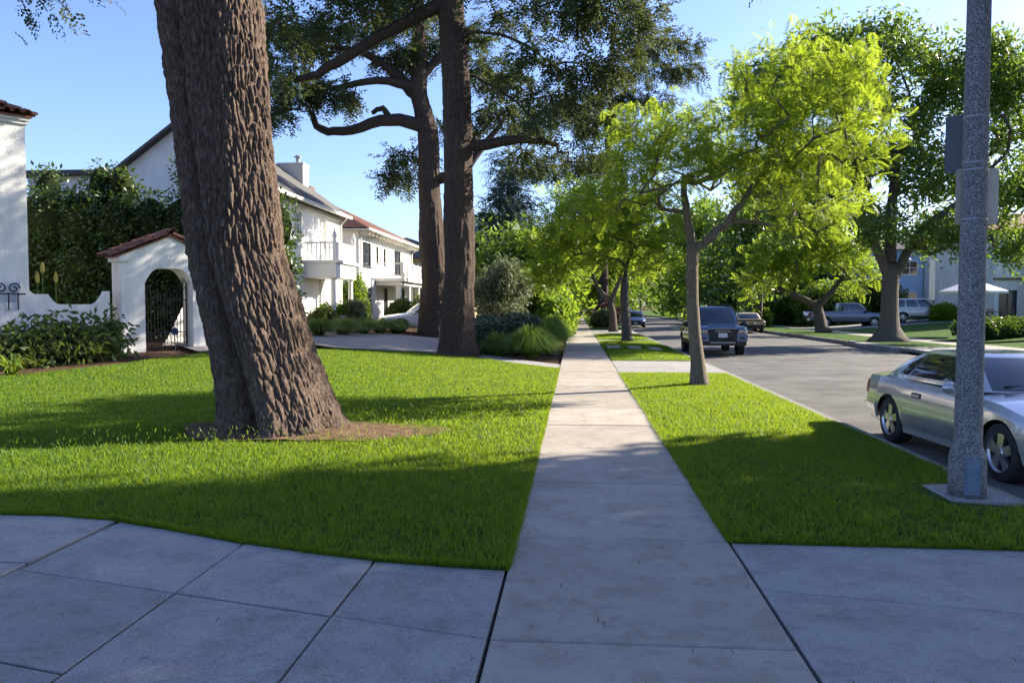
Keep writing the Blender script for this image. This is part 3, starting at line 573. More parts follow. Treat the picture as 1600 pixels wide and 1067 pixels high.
rf = MB(); e = .75; P = [f3.p(-e, e, 6.3), f3.p(15.2+e, e, 6.3), f3.p(15.2+e, -9-e, 6.3), f3.p(-e, -9-e, 6.3)]; T0, T1 = f3.p(4.6, -4.5, 8.9), f3.p(10.6, -4.5, 8.9)
corr(rf, P[0], P[1], T1, T0, 70); corr(rf, P[3], P[0], T0, T0, 44); corr(rf, P[1], P[2], T1, T1, 44); rf.build('roof', 'tile', h3)
mb = MB(); f3.box(mb, -e, 15.2+e, -9-e, e, 6.2, 6.27); f3.box(mb, -e-.05, 15.2+e+.05, e+.01, e+.12, 6.2, 6.33); mb.tube([f3.p(.1, e, 6.2), f3.p(.08, .12, 5.8), f3.p(.08, .1, zb)], .055, 6); mb.tube([f3.p(15, e, 6.2), f3.p(15.1, .12, 5.8), f3.p(15.1, .1, zb)], .055, 6); mb.build('eave', 'trim', h3)
for i in range(17): u = .2+i*.92; mb = MB(); f3.box(mb, u-.07, u+.07, .005, .62, 6.0, 6.195); mb.build('rafter_tail', 'trim', h3)
por = MB(); f3.box(por, 4.0, 13.6, .01, 1.7, 3.05, 3.3); f3.box(por, 3.8, 13.8, .01, 1.95, 3.302, 3.5); pr = por.build('portico', 'white', h3)
for u in (4.3, 7.2, 10.4, 13.3): mb = MB(); f3.box(mb, u-.16, u+.16, 1.3, 1.62, zb-.2, 3.045); mb.build('column', 'white', pr)
br = MB(); f3.box(br, 3.95, 13.65, 1.75, 1.82, 4.42, 4.5); f3.box(br, 3.95, 13.65, 1.75, 1.82, 3.56, 3.62); f3.box(br, 3.95, 4.02, .01, 1.74, 4.42, 4.5); br = br.build('balcony_rail', 'white', h3)
for i in range(7): u = 4+i*1.6; mb = MB(); f3.box(mb, u-.13, u+.13, 1.7, 1.88, 3.505, 4.56); mb.build('post', 'white', br)
for i in range(36):
    u = 4.25+i*.262; mb = MB(); mb.tube([f3.p(u-.1, 1.78, 3.63), f3.p(u+.1, 1.78, 4.02), f3.p(u-.1, 1.78, 4.42)], .025, 4); mb.tube([f3.p(u+.1, 1.79, 3.63), f3.p(u-.1, 1.79, 4.02), f3.p(u+.1, 1.79, 4.42)], .025, 4); mb.build('baluster', 'white', br)
mb = MB(); q = f3.p(3.6, -4.5, 0); mb.box(q[0]-.5, q[1]-.4, 7.9, q[0]+.5, q[1]+.4, 9.4); mb.build('chimney', 'tile', h3)
# --- yellow house behind, and others farther down the street
def boxhouse(name, label, x0, x1, y0, y1, z0, ez, rz, wm, rm, wins=(), face='y', e=.5):
    h = tag(empty(name), label, 'house'); mb = MB(); mb.box(x0, y0, z0, x1, y1, ez); mb.build('wall', wm, h)
    mx, my = (x0+x1)/2, (y0+y1)/2; dx = min((x1-x0), (y1-y0))/2
    a, b = ((x0+dx, my), (x1-dx, my)) if x1-x0 > y1-y0 else ((mx, y0+dx), (mx, y1-dx)); c = [(x0-e, y0-e), (x1+e, y0-e), (x1+e, y1+e), (x0-e, y1+e)]
    rf = MB()
    A_, B_ = (*a, rz), (*b, rz); C4 = [(*p, ez) for p in c]
    if x1-x0 > y1-y0:
        for f in ([C4[0], C4[1], B_, A_], [C4[1], C4[2], B_], [C4[2], C4[3], A_, B_], [C4[3], C4[0], A_]): rf.poly(f)
    else:
        for f in ([C4[0], C4[1], A_], [C4[1], C4[2], B_, A_], [C4[2], C4[3], B_], [C4[3], C4[0], A_, B_]): rf.poly(f)
    rf.poly([(p[0], p[1], ez-.01) for p in c][::-1]); rf.build('roof', rm, h)
    fr = Fr((x0, y0, 0), 0) if face == 'y' else Fr((x0, y1, 0), R(-90))
    for (u0, u1, c0, d0, fm) in wins: window(fr, h, (u0, u1, c0, d0), 2, 2, fm, depth=-.02)
    return h
boxhouse('yellow_house', 'yellow stucco house with grey hip roof seen between cedar trunks', -21, -9.6, 66, 80, 0, 5.7, 7.9, 'yellow', 'shingle', [(7.6, 8.6, 3.9, 5.2, 'white'), (9.6, 10.6, 3.9, 5.2, 'white'), (8.5, 10, 1.2, 2.8, 'white')])
boxhouse('blue_house', 'bright blue stucco building behind the pale sport utility car', 24, 30.1, 72, 84, 0, 6.6, 8.2, 'bluewall', 'shingle', [(4.3, 5.6, 1.6, 2.9, 'white'), (2.2, 3.4, 1.6, 2.9, 'white'), (4.3, 5.6, 4.4, 5.6, 'white')])
r2h = boxhouse('cream_house', 'cream stucco building with small windows behind the plank fence', 30.2, 36.5, 71, 84, 0, 6.9, 8.6, 'white', 'tile', [(1.6, 3.2, 4.6, 5.7, 'trim'), (1.3, 3.4, 1.6, 2.6, 'trim'), (4.2, 5.4, 4.4, 5.6, 'trim')])
mb = MB(); mb.tube([(34.1, 70.9, .8), (34.1, 70.9, 6.8)], .07, 6); mb.build('drainpipe', 'wood', r2h)
r3 = tag(empty('patio_house'), 'white stucco house with rounded porch and dark glass door at right', 'house')
f5 = Fr((28.3, 56.5, 0), 0); W5 = [(.3, 1.5, .85, 2.75), (2.4, 3.5, 4.6, 5.7), (.6, 1.6, 4.7, 5.7)]; mb = MB(); wall_holes(f5, mb, 0, 9, 0, 6.6, W5); mb.quad(f5.p(0, -9, 0), f5.p(0, 0, 0), f5.p(0, 0, 6.6), f5.p(0, -9, 6.6)); mb.build('wall', 'stucco', r3)
window(f5, r3, W5[0], 2, 1, 'trimblk', name='door'); window(f5, r3, W5[1], 2, 2, 'trimblk'); window(f5, r3, W5[2], 2, 2, 'trimblk')
mb = MB(); f5.box(mb, -.4, 9.4, -9.4, .4, 6.6, 6.75); roofslab(mb, [f5.p(-.4, .4, 6.8), f5.p(9.4, .4, 6.8), f5.p(9.4, -4.5, 8.4), f5.p(-.4, -4.5, 8.4)]); mb.build('roof', 'tile', r3)
mb = MB(); mb.grid(lambda u, v: f5.p(2.0+2.4*u, .02+1.4*math.sin(math.pi*v*.5), 3.1+1.2*math.cos(math.pi*v*.5)), 4, 8); f5.box(mb, 2.0, 2.25, .02, 1.42, .7, 3.1); f5.box(mb, 4.15, 4.4, .02, 1.42, .7, 3.1); mb.build('porch', 'stucco', r3)
mb = MB(); f5.box(mb, -.1, 2.4, .005, .1, 3.45, 3.6); mb.build('string_course', 'wood', r3)
fh = boxhouse('far_grey_house', 'far grey house with blue shutters seen down the street', 19.5, 27, 110, 120, 0, 6.4, 8.4, 'greywall', 'shingle', [(1.2, 2.2, 4.0, 5.4, 'navy'), (3.4, 4.4, 4.0, 5.4, 'navy'), (1.2, 2.0, 1.4, 2.9, 'navy'), (4.0, 4.6, 1.4, 2.9, 'navy')])
mb = MB(); mb.box(21.6, 108.6, 3.1, 23.4, 109.98, 3.3); mb.poly([(21.4, 108.5, 3.31), (23.6, 108.5, 3.31), (22.5, 108.5, 4.0)]); mb.poly([(21.4, 108.5, 3.31), (22.5, 108.5, 4.0), (22.5, 109.9, 4.0), (21.4, 109.9, 3.31)]); mb.box(21.7, 108.7, 0, 21.85, 108.85, 3.1); mb.box(23.15, 108.7, 0, 23.3, 108.85, 3.1); mb.build('porch', 'white', fh)
# plank fence
fe = tag(empty('plank_fence'), 'weathered brown plank fence in front of the cream building', 'fence')
for i in range(26): MB().box(27.2+i*.152, 66, .5, 27.2+i*.152+.14, 66.03, 2.15+random.uniform(-.05, .05)).build('plank', 'trimblk' if i < 8 else 'wood', fe)
MB().box(27.2, 66.035, .9, 31.2, 66.09, 1.0).build('rail', 'wood', fe)
# ---------------------------------------------------------------- trees
def bez(a, c, b, n): return [a*(1-t)**2+c*(2*t*(1-t))+b*t*t for t in [i/n for i in range(1, n+1)]]
class Tree:
    def __init__(s, trunk):                        # trunk: list of (x,y,z,r), bottom up
        s.n = [np.array(p[:3], float) for p in trunk]; s.fix = [p[3] for p in trunk]; s.par = [i-1 for i in range(len(trunk))]; s.chains = [list(range(len(trunk)))]; s.nt = len(trunk)
    def limb(s, pts, start=None):                  # explicit limb: attaches to the nearest node
        m_ = len(pts); K = [np.array(list(p)+[np.nan]*(4-len(p)), float) for p in pts]; sm = []
        for i in range(m_-1):                      # round the limb's corners
            p0, p1, p2, p3 = K[max(i-1, 0)], K[i], K[i+1], K[min(i+2, m_-1)]
            sm += [.5*(2*p1+(p2-p0)*t+(2*p0-5*p1+4*p2-p3)*t*t+(3*p1-p0-3*p2+p3)*t**3) for t in (0, .25, .5, .75)]
        pts = [tuple(q) if q[3] == q[3] else tuple(q[:3]) for q in sm+[K[-1]]]
        rad = [p[3] if len(p) > 3 else None for p in pts]; pts = [np.array(p[:3], float) for p in pts]; d = [np.linalg.norm(q-pts[0]) for q in s.n]; i = int(np.argmin(d)); ch = [i]
        for a, b, ra, rb in zip([s.n[i]]+pts[:-1], pts, [rad[0]]+rad[:-1], rad):
            k = max(1, int(np.linalg.norm(b-a)/.6))
            for j in range(1, k+1):
                s.n.append(a+(b-a)*j/k+rng.normal(size=3)*.02); s.fix.append(ra+(rb-ra)*j/k if rb and ra else None); s.par.append(ch[-1]); ch.append(len(s.n)-1)
        s.chains.append(ch)
    def grow(s, T, seg=.45, jit=.08, lift=.25, mini=None, vpen=.6):
        T = np.asarray(T, float); base = s.n[s.nt-1]; order = np.argsort(np.linalg.norm(T-base, axis=1)); s.tips = []
        for ti in order:
            t = T[ti]; N = np.array(s.n); dv = t-N; d = np.linalg.norm(dv, axis=1)
            d = d+vpen*np.maximum(0, -dv[:, 2])
            if mini is not None: d[N[:, 2] < mini] += 50
            i = int(np.argmin(d)); a = s.n[i]; L = np.linalg.norm(t-a)
            if L < .12: continue
            k = max(1, int(L/seg)); p = s.par[i]; dr = (a-s.n[p]) if p >= 0 else np.array([0, 0, 1.]); dr = dr/(np.linalg.norm(dr)+1e-9)
            c = a+dr*L*.3+(t-a)*.3+np.array([0, 0, lift*L*.3]); ch = [i]
            for q in bez(a, c, t, k):
                s.n.append(q+rng.normal(size=3)*jit*seg); s.fix.append(None); s.par.append(ch[-1]); ch.append(len(s.n)-1)
            s.chains.append(ch)
    def wood(s, m, parent, r0=.012, pw=.5, name='trunk', sides=(12, 7, 5), skip_trunk=False, split=True):
        n = len(s.n); cnt = np.zeros(n); kids = np.zeros(n)
        for i in range(n):
            if s.par[i] >= 0: kids[s.par[i]] += 1
        cnt[kids == 0] = 1
        for i in range(n-1, 0, -1): cnt[s.par[i]] += cnt[i]
        r = r0*np.maximum(cnt, 1)**pw
        for i in range(n):
            if s.fix[i]: r[i] = s.fix[i]
        s.r = r; mbs = [MB(), MB()]; own = {}; root = {}
        for ci, ch in enumerate(s.chains):
            if ci == 0 and skip_trunk: continue
            rr = [r[j] for j in ch]
            if ci: rr[0] = min(rr[0], rr[1]*1.25)
            big = max(rr); sd_ = sides[0] if big > .12 else sides[1] if big > .05 else sides[2] if big > .02 else 3
            rt = root.get(ch[0], ci) if ci else 0
            if ci:
                for j in ch[1:]: root[j] = rt
                if rt == ci and split and rr[0] > .05: own[ci] = MB()
            (own[rt] if rt in own else mbs[0 if ci == 0 else 1]).tube([s.n[j] for j in ch], rr, sd_)
        for o in own.values(): o.build('limb', m, parent, True)
        if not skip_trunk: mbs[0].build(name, m, parent, True)
        if mbs[1].v: mbs[1].build('branches', m, parent, True)
    def tipnodes(s, maxr):
        idx = [i for i in range(s.nt, len(s.n)) if s.r[i] <= maxr]; P = np.array([s.n[i] for i in idx]); Dv = np.array([s.n[i]-s.n[s.par[i]] for i in idx]); return P, Dv/(np.linalg.norm(Dv, axis=1, keepdims=True)+1e-9)
def lobes(L, n, shell=.35):                          # sample points in ellipsoid lobes (x,y,z,rx,ry,rz)
    L = np.array(L, float); w = L[:, 3]*L[:, 4]*L[:, 5]; w = w**.8; k = rng.choice(len(L), n, p=w/w.sum()); d = rdir(n); rad = rng.uniform(shell, 1, n)**.6
    return L[k, :3]+d*rad[:, None]*L[k, 3:6]
# leaf templates -----------------------------------------------------------
def frond(npair):
    v, f = [], []
    for k in range(npair):
        t = .12+.88*(k+.5)/npair; L = .3*math.sin(math.pi*(.15+.8*t))+.04; z = -.16*t*t; w = .42/npair
        for sg in (-1, 1):
            i = len(v); v += [(t, 0, z), (t+L*.28-w*.6, sg*L*.5, z-.02), (t+L*.5, sg*L, z-.07), (t+L*.28+w, sg*L*.5, z-.02)]; f.append((i, i+1, i+2, i+3))
    return np.array(v), np.array(f)
def leafclump(n, size, spread, elong=1.6, seed=1):
    r = np.random.default_rng(seed); v, f = [], []
    for k in range(n):
        c = r.normal(size=3)*spread; d = r.normal(size=3); d /= np.linalg.norm(d); u = np.cross(d, r.normal(size=3)); u /= np.linalg.norm(u)+1e-9
        s = size*r.uniform(.6, 1.2); i = len(v); v += [c, c+d*s*.5*elong+u*s*.35, c+d*s*elong, c+d*s*.5*elong-u*s*.35]; f.append((i, i+1, i+2, i+3))
    return np.array(v), np.array(f)
def cedarspray(n=22, seed=3):
    r = np.random.default_rng(seed); v, f = [], []
    for k in range(n):
        t = (k+.5)/n; sg = 1 if k % 2 else -1; L = .34*(1-.55*t)*r.uniform(.6, 1.2); z = -.22*t*t+r.normal()*.02; a = R(r.uniform(35, 75))
        b = np.array([t, 0, z]); e = b+np.array([L*math.cos(a), sg*L*math.sin(a), -.05+r.normal()*.05])
        for q in range(2):
            m = b+(e-b)*(.35+.48*q); d = (e-b)*.32; up = np.array([r.normal()*.03, r.normal()*.03, r.uniform(.03, .07)]); sd2 = np.array([-d[1], d[0], 0])*.7
            i = len(v); v += [m-d+sd2*.3, m+sd2+up*.4, m+d+up*.3, m-sd2+up]; f.append((i, i+1, i+2, i+3))
    return np.array(v), np.array(f)
def foliage(name, tpl, P, Dv, per, spread, scale, m, parent, up=.8, droop=0, outward=None):
    n = len(P)*per; P = np.repeat(P, per, 0)+rng.normal(size=(n, 3))*spread; X = np.repeat(Dv, per, 0)*.7+rdir(n)*.8
    if outward is not None: o = P-np.array(outward); o[:, 2] *= .3; X = X+.8*o/(np.linalg.norm(o, axis=1, keepdims=True)+1e-9)
    X[:, 2] -= droop; Z = np.tile([0, 0, 1.], (n, 1))*up+rdir(n)*.5
    V, F = scatter(tpl[0], tpl[1], P, X, Z, rng.uniform(.7, 1.25, n)*scale); return np_mesh(name, V, F, m, parent)
def tree(name, label, trunk, L, ntar, m, bark, tpl, per, spread, scale, r0=.012, maxr=.03, group=None, seg=.45, pw=.5, up=.8, droop=0, shell=.35, mini=None, lift=.25, extra=(), split=True):
    r = tag(empty(name), label, 'tree', group); t = Tree(trunk)
    for e in extra: t.limb(e)
    t.grow(lobes(L, ntar, shell), seg=seg, mini=mini, lift=lift); t.wood(bark, r, r0, pw, split=split)
    P, Dv = t.tipnodes(maxr); foliage('crown', tpl, P, Dv, per, spread, scale, m, r, up, droop); return t
FR7, FR5 = frond(7), frond(5); LC = leafclump(7, .13, .12); LC2 = leafclump(8, .3, .32, 1.4, 5); CS = cedarspray(14); CSs = cedarspray(9, 5)
# street jacaranda nearest the camera
G1 = 'jacaranda street trees'
tree('jacaranda_tree', 'bright green feathery jacaranda with slim trunk beside the sidewalk, nearest of its kind',
     [(2.6, 16.9, -.05, .26), (2.59, 16.9, .12, .2), (2.56, 16.9, .5, .15), (2.49, 16.9, 1.1, .13), (2.44, 16.92, 1.8, .125), (2.42, 16.9, 2.5, .125), (2.43, 16.9, 2.85, .13), (2.42, 16.9, 3.05, .1)],
     [(4.3, 16.4, 6.1, 1.5, 1.5, .95), (5.2, 16.9, 5.3, 1.3, 1.4, 1.0), (3.1, 17, 5.3, 1.3, 1.5, .8), (2.0, 16.7, 4.6, 1.2, 1.3, .7), (5.1, 17.2, 4.2, 1.1, 1.2, .7), (3.7, 17.3, 4.5, 1.2, 1.2, .7), (4.3, 16.2, 3.7, 1.0, .9, .5), (1.1, 17, 4.1, 1.0, 1.0, .6), (.5, 16.6, 3.7, .7, .8, .4), (1.2, 16.3, 5.1, .8, .9, .5), (5.4, 16.6, 6.3, .8, .9, .5), (3.2, 15.8, 4.8, 1.2, .8, .8), (2.5, 17.8, 5.2, 1.2, 1, .7)],
     500, 'jac', 'barkJ', FR7, 12, .15, .28, .009, .026, G1, pw=.46, mini=2.6,
     extra=[[(2.42, 16.9, 3.0, .1), (2.3, 16.9, 3.6, .085), (2.25, 17, 4.4, .05)], [(2.55, 16.9, 2.95, .1), (2.9, 16.85, 3.2, .085), (3.25, 16.8, 3.55, .075), (3.6, 16.9, 4.1, .06), (4.2, 16.7, 4.9, .035)]])
tree('jacaranda_tree', 'leafy jacaranda with leaning dark trunk behind the stepping stones', [(2.45, 37.4, -.05, .34), (2.4, 37.4, .25, .26), (2.35, 37.4, 1.0, .22), (2.25, 37.4, 2.0, .2), (2.3, 37.4, 3.0, .18)],
     [(3.3, 37, 5.6, 1.7, 2, 1.2), (1.7, 37.5, 6.3, 1.8, 2, 1.2), (0, 37, 6.2, 1.6, 2, 1.0), (-.9, 37.5, 4.7, 1.3, 2, 1), (.9, 37, 4.4, 1.4, 2, .9), (3.6, 37.4, 4.1, 1.3, 1.6, .8), (-1.1, 37, 3.3, 1, 1.3, .6)], 260, 'jac', 'barkF', FR5, 9, .28, .62, .012, .04, G1, pw=.46, mini=2)
tree('jacaranda_tree', 'jacaranda with forked trunk farther along the sidewalk by parked cars', [(2.5, 53, -.05, .36), (2.5, 53, .3, .28), (2.45, 53, 1.2, .24), (2.3, 53, 2.0, .2)],
     [(3.6, 53, 5.5, 2, 2, 1.5), (1.2, 53, 6.0, 2, 2, 1.5), (-.6, 54, 5.0, 1.6, 2, 1.2), (2.6, 52, 7.2, 1.8, 2, 1.2), (4.6, 53, 4.2, 1.3, 1.5, .8)], 200, 'jac', 'barkF', FR5, 9, .35, .75, .014, .05, G1, pw=.46, mini=1.6, extra=[[(2.2, 53, 2.1, .17), (1.5, 53, 2.8, .14), (1.1, 53, 3.8, .09)], [(2.4, 53, 2.1, .19), (2.7, 53, 2.9, .15), (3.1, 53, 4.0, .1)]])
tree('jacaranda_tree', 'low spreading jacaranda across the street beside the pickup truck', [(15.6, 51.6, -.05, .6), (15.5, 51.7, .3, .4), (15.4, 51.8, 1.0, .33), (15.2, 51.8, 1.8, .3)],
     [(12.4, 51.5, 4.7, 1.7, 2, 1.0), (14.5, 51.8, 6.0, 1.9, 2, 1.1), (16.8, 52, 5.2, 1.7, 2, 1.0), (17.5, 51.5, 3.7, 1.2, 1.5, .7), (13.4, 51, 3.7, 1.3, 1.6, .7), (15.6, 52, 7.2, 1.4, 1.6, .9), (11.6, 51.8, 3.4, 1.0, 1.4, .7)], 260, 'jac', 'barkF', FR5, 9, .32, .68, .014, .05, G1, pw=.46, mini=1.4, extra=[[(15.0, 51.8, 1.8, .22), (14.2, 51.8, 2.2, .2), (12.8, 51.7, 2.8, .13)], [(15.4, 51.8, 1.8, .22), (16.1, 51.8, 2.6, .18), (16.9, 51.8, 3.6, .11)]])
# big dark broadleaf across the street; two more of the row stand out of frame and shade the foreground
FT = [(0, 0, -.1, 1.15), (0, 0, .25, .75), (0, 0, .7, .48), (0, 0, 1.5, .4), (0, 0, 2.4, .38), (.03, 0, 3.2, .38), (.05, 0, 3.7, .3)]
FL = [(-5.4, 0, 11.6, 2.1, 3, 1.8), (-3.4, 0, 13.2, 2, 3, 1.5), (-.5, 0, 13.6, 2.4, 3, 1.6), (3.2, 0, 12.6, 2.4, 3, 1.6), (5.6, 0, 11.2, 2, 3, 1.6), (0, 0, 10.6, 2.6, 3, 1.6), (-5.8, 0, 8.4, 1.9, 2.8, 1.6), (-2.6, 0, 8.2, 2.2, 3, 1.5), (1.8, 0, 8.2, 2.4, 3, 1.4), (5.2, 0, 7.8, 2.3, 3, 1.6), (-1.2, 0, 5.6, 1.8, 2.6, .9), (2, 0, 4.9, 1.6, 2.4, .8), (5.6, 0, 5, 1.8, 2.4, 1), (-4, 0, 5.8, 1.6, 2.4, .9)]
def ficus(label, x, y, k, nt, per, tpl, sc, dz=0, sw=False):
    return tree('broadleaf_tree', label, [(a+x, b+y, c, d) for a, b, c, d in FT], [(b+x+rng.uniform(-1, 1), a*k+y, c*k+dz, e*k, d*k, f*k) if sw else (a*k+x, b+y+rng.uniform(-1, 1), c*k+dz, d*k, e*k, f*k) for a, b, c, d, e, f in FL], nt, 'fic', 'barkF', tpl, per, .3, sc, .018, .05, 'large broadleaf trees across the street', seg=.6, pw=.48, mini=2.3, extra=[[(x-.15, y, 3.2, .27), (x-.55, y, 4.2, .22), (x-1.4, y, 5.8, .18), (x-2.8, y, 7, .15)], [(x+.2, y, 3.1, .26), (x+.7, y, 4.1, .21), (x+1.7, y, 5.6, .17), (x+3.4, y, 6.8, .13)], [(x+.05, y+.1, 3.5, .3), (x+.1, y+.3, 4.8, .25), (x, y, 6.2, .24), (x+.2, y, 9, .15)]])
LF = leafclump(10, .17, .22, 1.9, 9)
ficus('large dark green broadleaf tree with flared trunk at the far kerb', 15.0, 39.5, 1.0, 560, 14, LF, 1.0)
for lab, x, y, k in (('large broadleaf tree across the street, shading the driveway corner', 16.5, 10.9, .9), ('large broadleaf tree farther back across the street, behind the camera', 16.0, -1.0, .9)):
    ficus(lab, x, y, k, 520, 14, LC2, .95, 1.3, True)
# --- leaning cedar in the foreground: ridged bark as real relief
cedA = tag(empty('cedar_tree'), 'massive leaning cedar with deeply ridged brown bark on the front lawn', 'tree')
ZC = np.array([-.1, .0, .15, .4, 1.0, 2.4, 4.1, 5.8, 8.0, 10.5]); XC = np.array([-3.97, -3.98, -4.0, -4.06, -4.24, -4.65, -4.86, -5.05, -5.33, -5.6]); RC = np.array([1.02, .92, .83, .76, .69, .63, .63, .69, .5, .3])
nu, nv = 350, 430; zz = np.concatenate([np.linspace(-.1, 6.6, 380), np.linspace(6.65, 10.5, nv-380)]); V = np.zeros((nv, nu, 3))
th = np.concatenate([np.linspace(-3.1, .75, 275, endpoint=False), np.linspace(.75, 2*np.pi-3.1, nu-275, endpoint=False)])     # finer on the street side
for i, z in enumerate(zz):
    cx = np.interp(z, ZC, XC); r0 = np.interp(z, ZC, RC); fl = math.exp(-max(z, 0)/.35)
    tc = np.interp(z, [0, 1, 2.4, 4, 6, 8], [-1.7, -1.83, -1.98, -2.06, -2.12, -2.2])     # deep fold where two stems merged
    dth = (th-tc+np.pi) % (2*np.pi)-np.pi; fold = .3*np.exp(-(dth/.14)**2)-.06*np.exp(-((np.abs(dth)-.45)/.28)**2)
    root = fl*(.10*np.sin(5*th+.6)+.07*np.sin(9*th+2))
    rad = r0*(1-fold+root+.025*np.sin(3*th+z*.6)+.02*np.sin(7*th-z*.9))
    amp = .043*min(1, r0/.6)
    for j in range(nu):
        x, y = math.cos(th[j])*r0, math.sin(th[j])*r0
        q = (x*14.5+.7*mnoise.noise((x*3, y*3, z*1.5)), y*14.5+.7*mnoise.noise((x*3+9, y*3, z*1.5)), z*2.7+.5*mnoise.noise((x*4, y*4, z*2+5)))
        dd = mnoise.voronoi(q)[0]; e = dd[1]-dd[0]
        q2 = (x*24, y*24, z*9); d2 = mnoise.voronoi(q2)[0]; e2 = d2[1]-d2[0]
        rr = rad[j]+amp*(min(1, (e*2.6)**.7)-.75)*(1+.5*mnoise.noise((x*2, y*2, z)))+.012*(min(1, e2*2.2)-.6)+.01*mnoise.noise((x*30, y*30, z*14))
        V[i, j] = (cx+math.cos(th[j])*rr, 10.5+.08*z+math.sin(th[j])*rr, z)
idx = np.arange(nu*nv).reshape(nv, nu); a = idx[:-1]; b = idx[1:]
F = np.stack([a, np.roll(a, -1, 1), np.roll(b, -1, 1), b], -1).reshape(-1, 4)
np_mesh('trunk', V.reshape(-1, 3), F, 'barkA', cedA, True)
tA = Tree([(float(np.interp(z, ZC, XC)), 10.5+.08*z, z, float(np.interp(z, ZC, RC))) for z in (5, 6, 7, 8, 9, 10, 10.5)]+[(-5.8, 11.5, 12, .25), (-6, 11.6, 14, .15)])
tA.limb([(-6.2, 10.8, 7.6), (-7.2, 10.2, 7.2), (-8.4, 9.6, 6.8)]); tA.limb([(-4.2, 11, 8.8), (-2.4, 10.6, 8.6), (-.5, 10, 7.9), (1.0, 9.6, 6.9)]); tA.limb([(1.0, 9.6, 6.9), (2.3, 9.6, 6.2)])
TA = np.concatenate([lobes([(-8, 11, 9, 2.5, 2.5, .5), (-2.5, 12, 10.2, 2.5, 2, .5), (-6, 13, 12, 3, 3, .7), (-5, 12, 14, 2, 2, .8), (-9, 10, 7.2, 1.6, 1.2, .4)], 150), np.array([(-6.55, 9.6, 5.35), (-6.2, 9.5, 5.3), (-6.4, 9.5, 5.6), (-5.9, 9.6, 5.55), (-6.8, 9.6, 5.25), (1.13, 9.5, 5.5), (1.17, 9.45, 5.35), (2.2, 9.5, 5.45), (2.4, 9.5, 5.35), (2.55, 9.5, 5.2)])])
tA.grow(TA, seg=.3, lift=.2, mini=6, vpen=.1); tA.wood('barkB', cedA, .008, .5, skip_trunk=True); P, Dv = tA.tipnodes(.017); k = (P[:, 2] > 6.3) | (P[:, 0] < -5.3) | (rng.uniform(size=len(P)) < .5); P, Dv = P[k], Dv[k]
foliage('crown', CSs, P, Dv, 3, .08, .27, 'ced', cedA, droop=.35)
def relief_trunk(name, spec, y0, m, parent, nu=90, amp=.035, fu=5., fz=1.1, flare=.3):
    zs = [s[0] for s in spec]; nv = int((zs[-1]-zs[0])/.07); V = np.zeros((nv, nu, 3)); th = np.linspace(0, 2*np.pi, nu, endpoint=False)
    for i, z in enumerate(np.linspace(zs[0], zs[-1], nv)):
        cx = np.interp(z, zs, [s[1] for s in spec]); r0 = np.interp(z, zs, [s[2] for s in spec])
        for j in range(nu):
            x, y = math.cos(th[j])*r0, math.sin(th[j])*r0; q = (x*fu, y*fu, z*fz+.4*mnoise.noise((x*4, y*4, z*2))); dd = mnoise.voronoi(q)[0]; e = dd[1]-dd[0]
            rr = r0*(1+.1*mnoise.noise((math.cos(th[j])*1.2, math.sin(th[j])*1.2, z*.5))+flare*math.exp(-max(0, z-zs[0])/.5)*.5*math.sin(5*th[j]+1))+amp*(min(1, e*3)-.7)
            V[i, j] = (cx+math.cos(th[j])*rr, y0+math.sin(th[j])*rr, z)
    idx = np.arange(nu*nv).reshape(nv, nu); a = idx[:-1]; b = idx[1:]
    return np_mesh(name, V.reshape(-1, 3), np.stack([a, np.roll(a, -1, 1), np.roll(b, -1, 1), b], -1).reshape(-1, 4), m, parent, True)
def cedar(label, spec, y0, bark, limbs, L, ntar, per, sc, m='ced', r0=.011, maxr=.028, nu=90, tpl=None, spread=.14, mini=3, seg=.5, droop=.25):
    r = tag(empty('cedar_tree'), label, 'tree'); relief_trunk('trunk', spec, y0, bark, r, nu)
    zz = np.arange(2, spec[-1][0]+.01, .8); t = Tree([(float(np.interp(z, [s[0] for s in spec], [s[1] for s in spec])), y0, float(z), float(np.interp(z, [s[0] for s in spec], [s[2] for s in spec]))) for z in zz])
    for l in limbs: t.limb(l)
    L = [(a, b, c_, d*1.15, e, f*.42) for a, b, c_, d, e, f in L]; t.grow(lobes(L, ntar, .2), seg=seg, lift=.15, mini=mini, vpen=.25); t.wood(bark, r, r0, .52, skip_trunk=True); P, Dv = t.tipnodes(maxr)
    foliage('crown', tpl or CS, P, Dv, per, spread, sc, m, r, 1.0, droop); return r
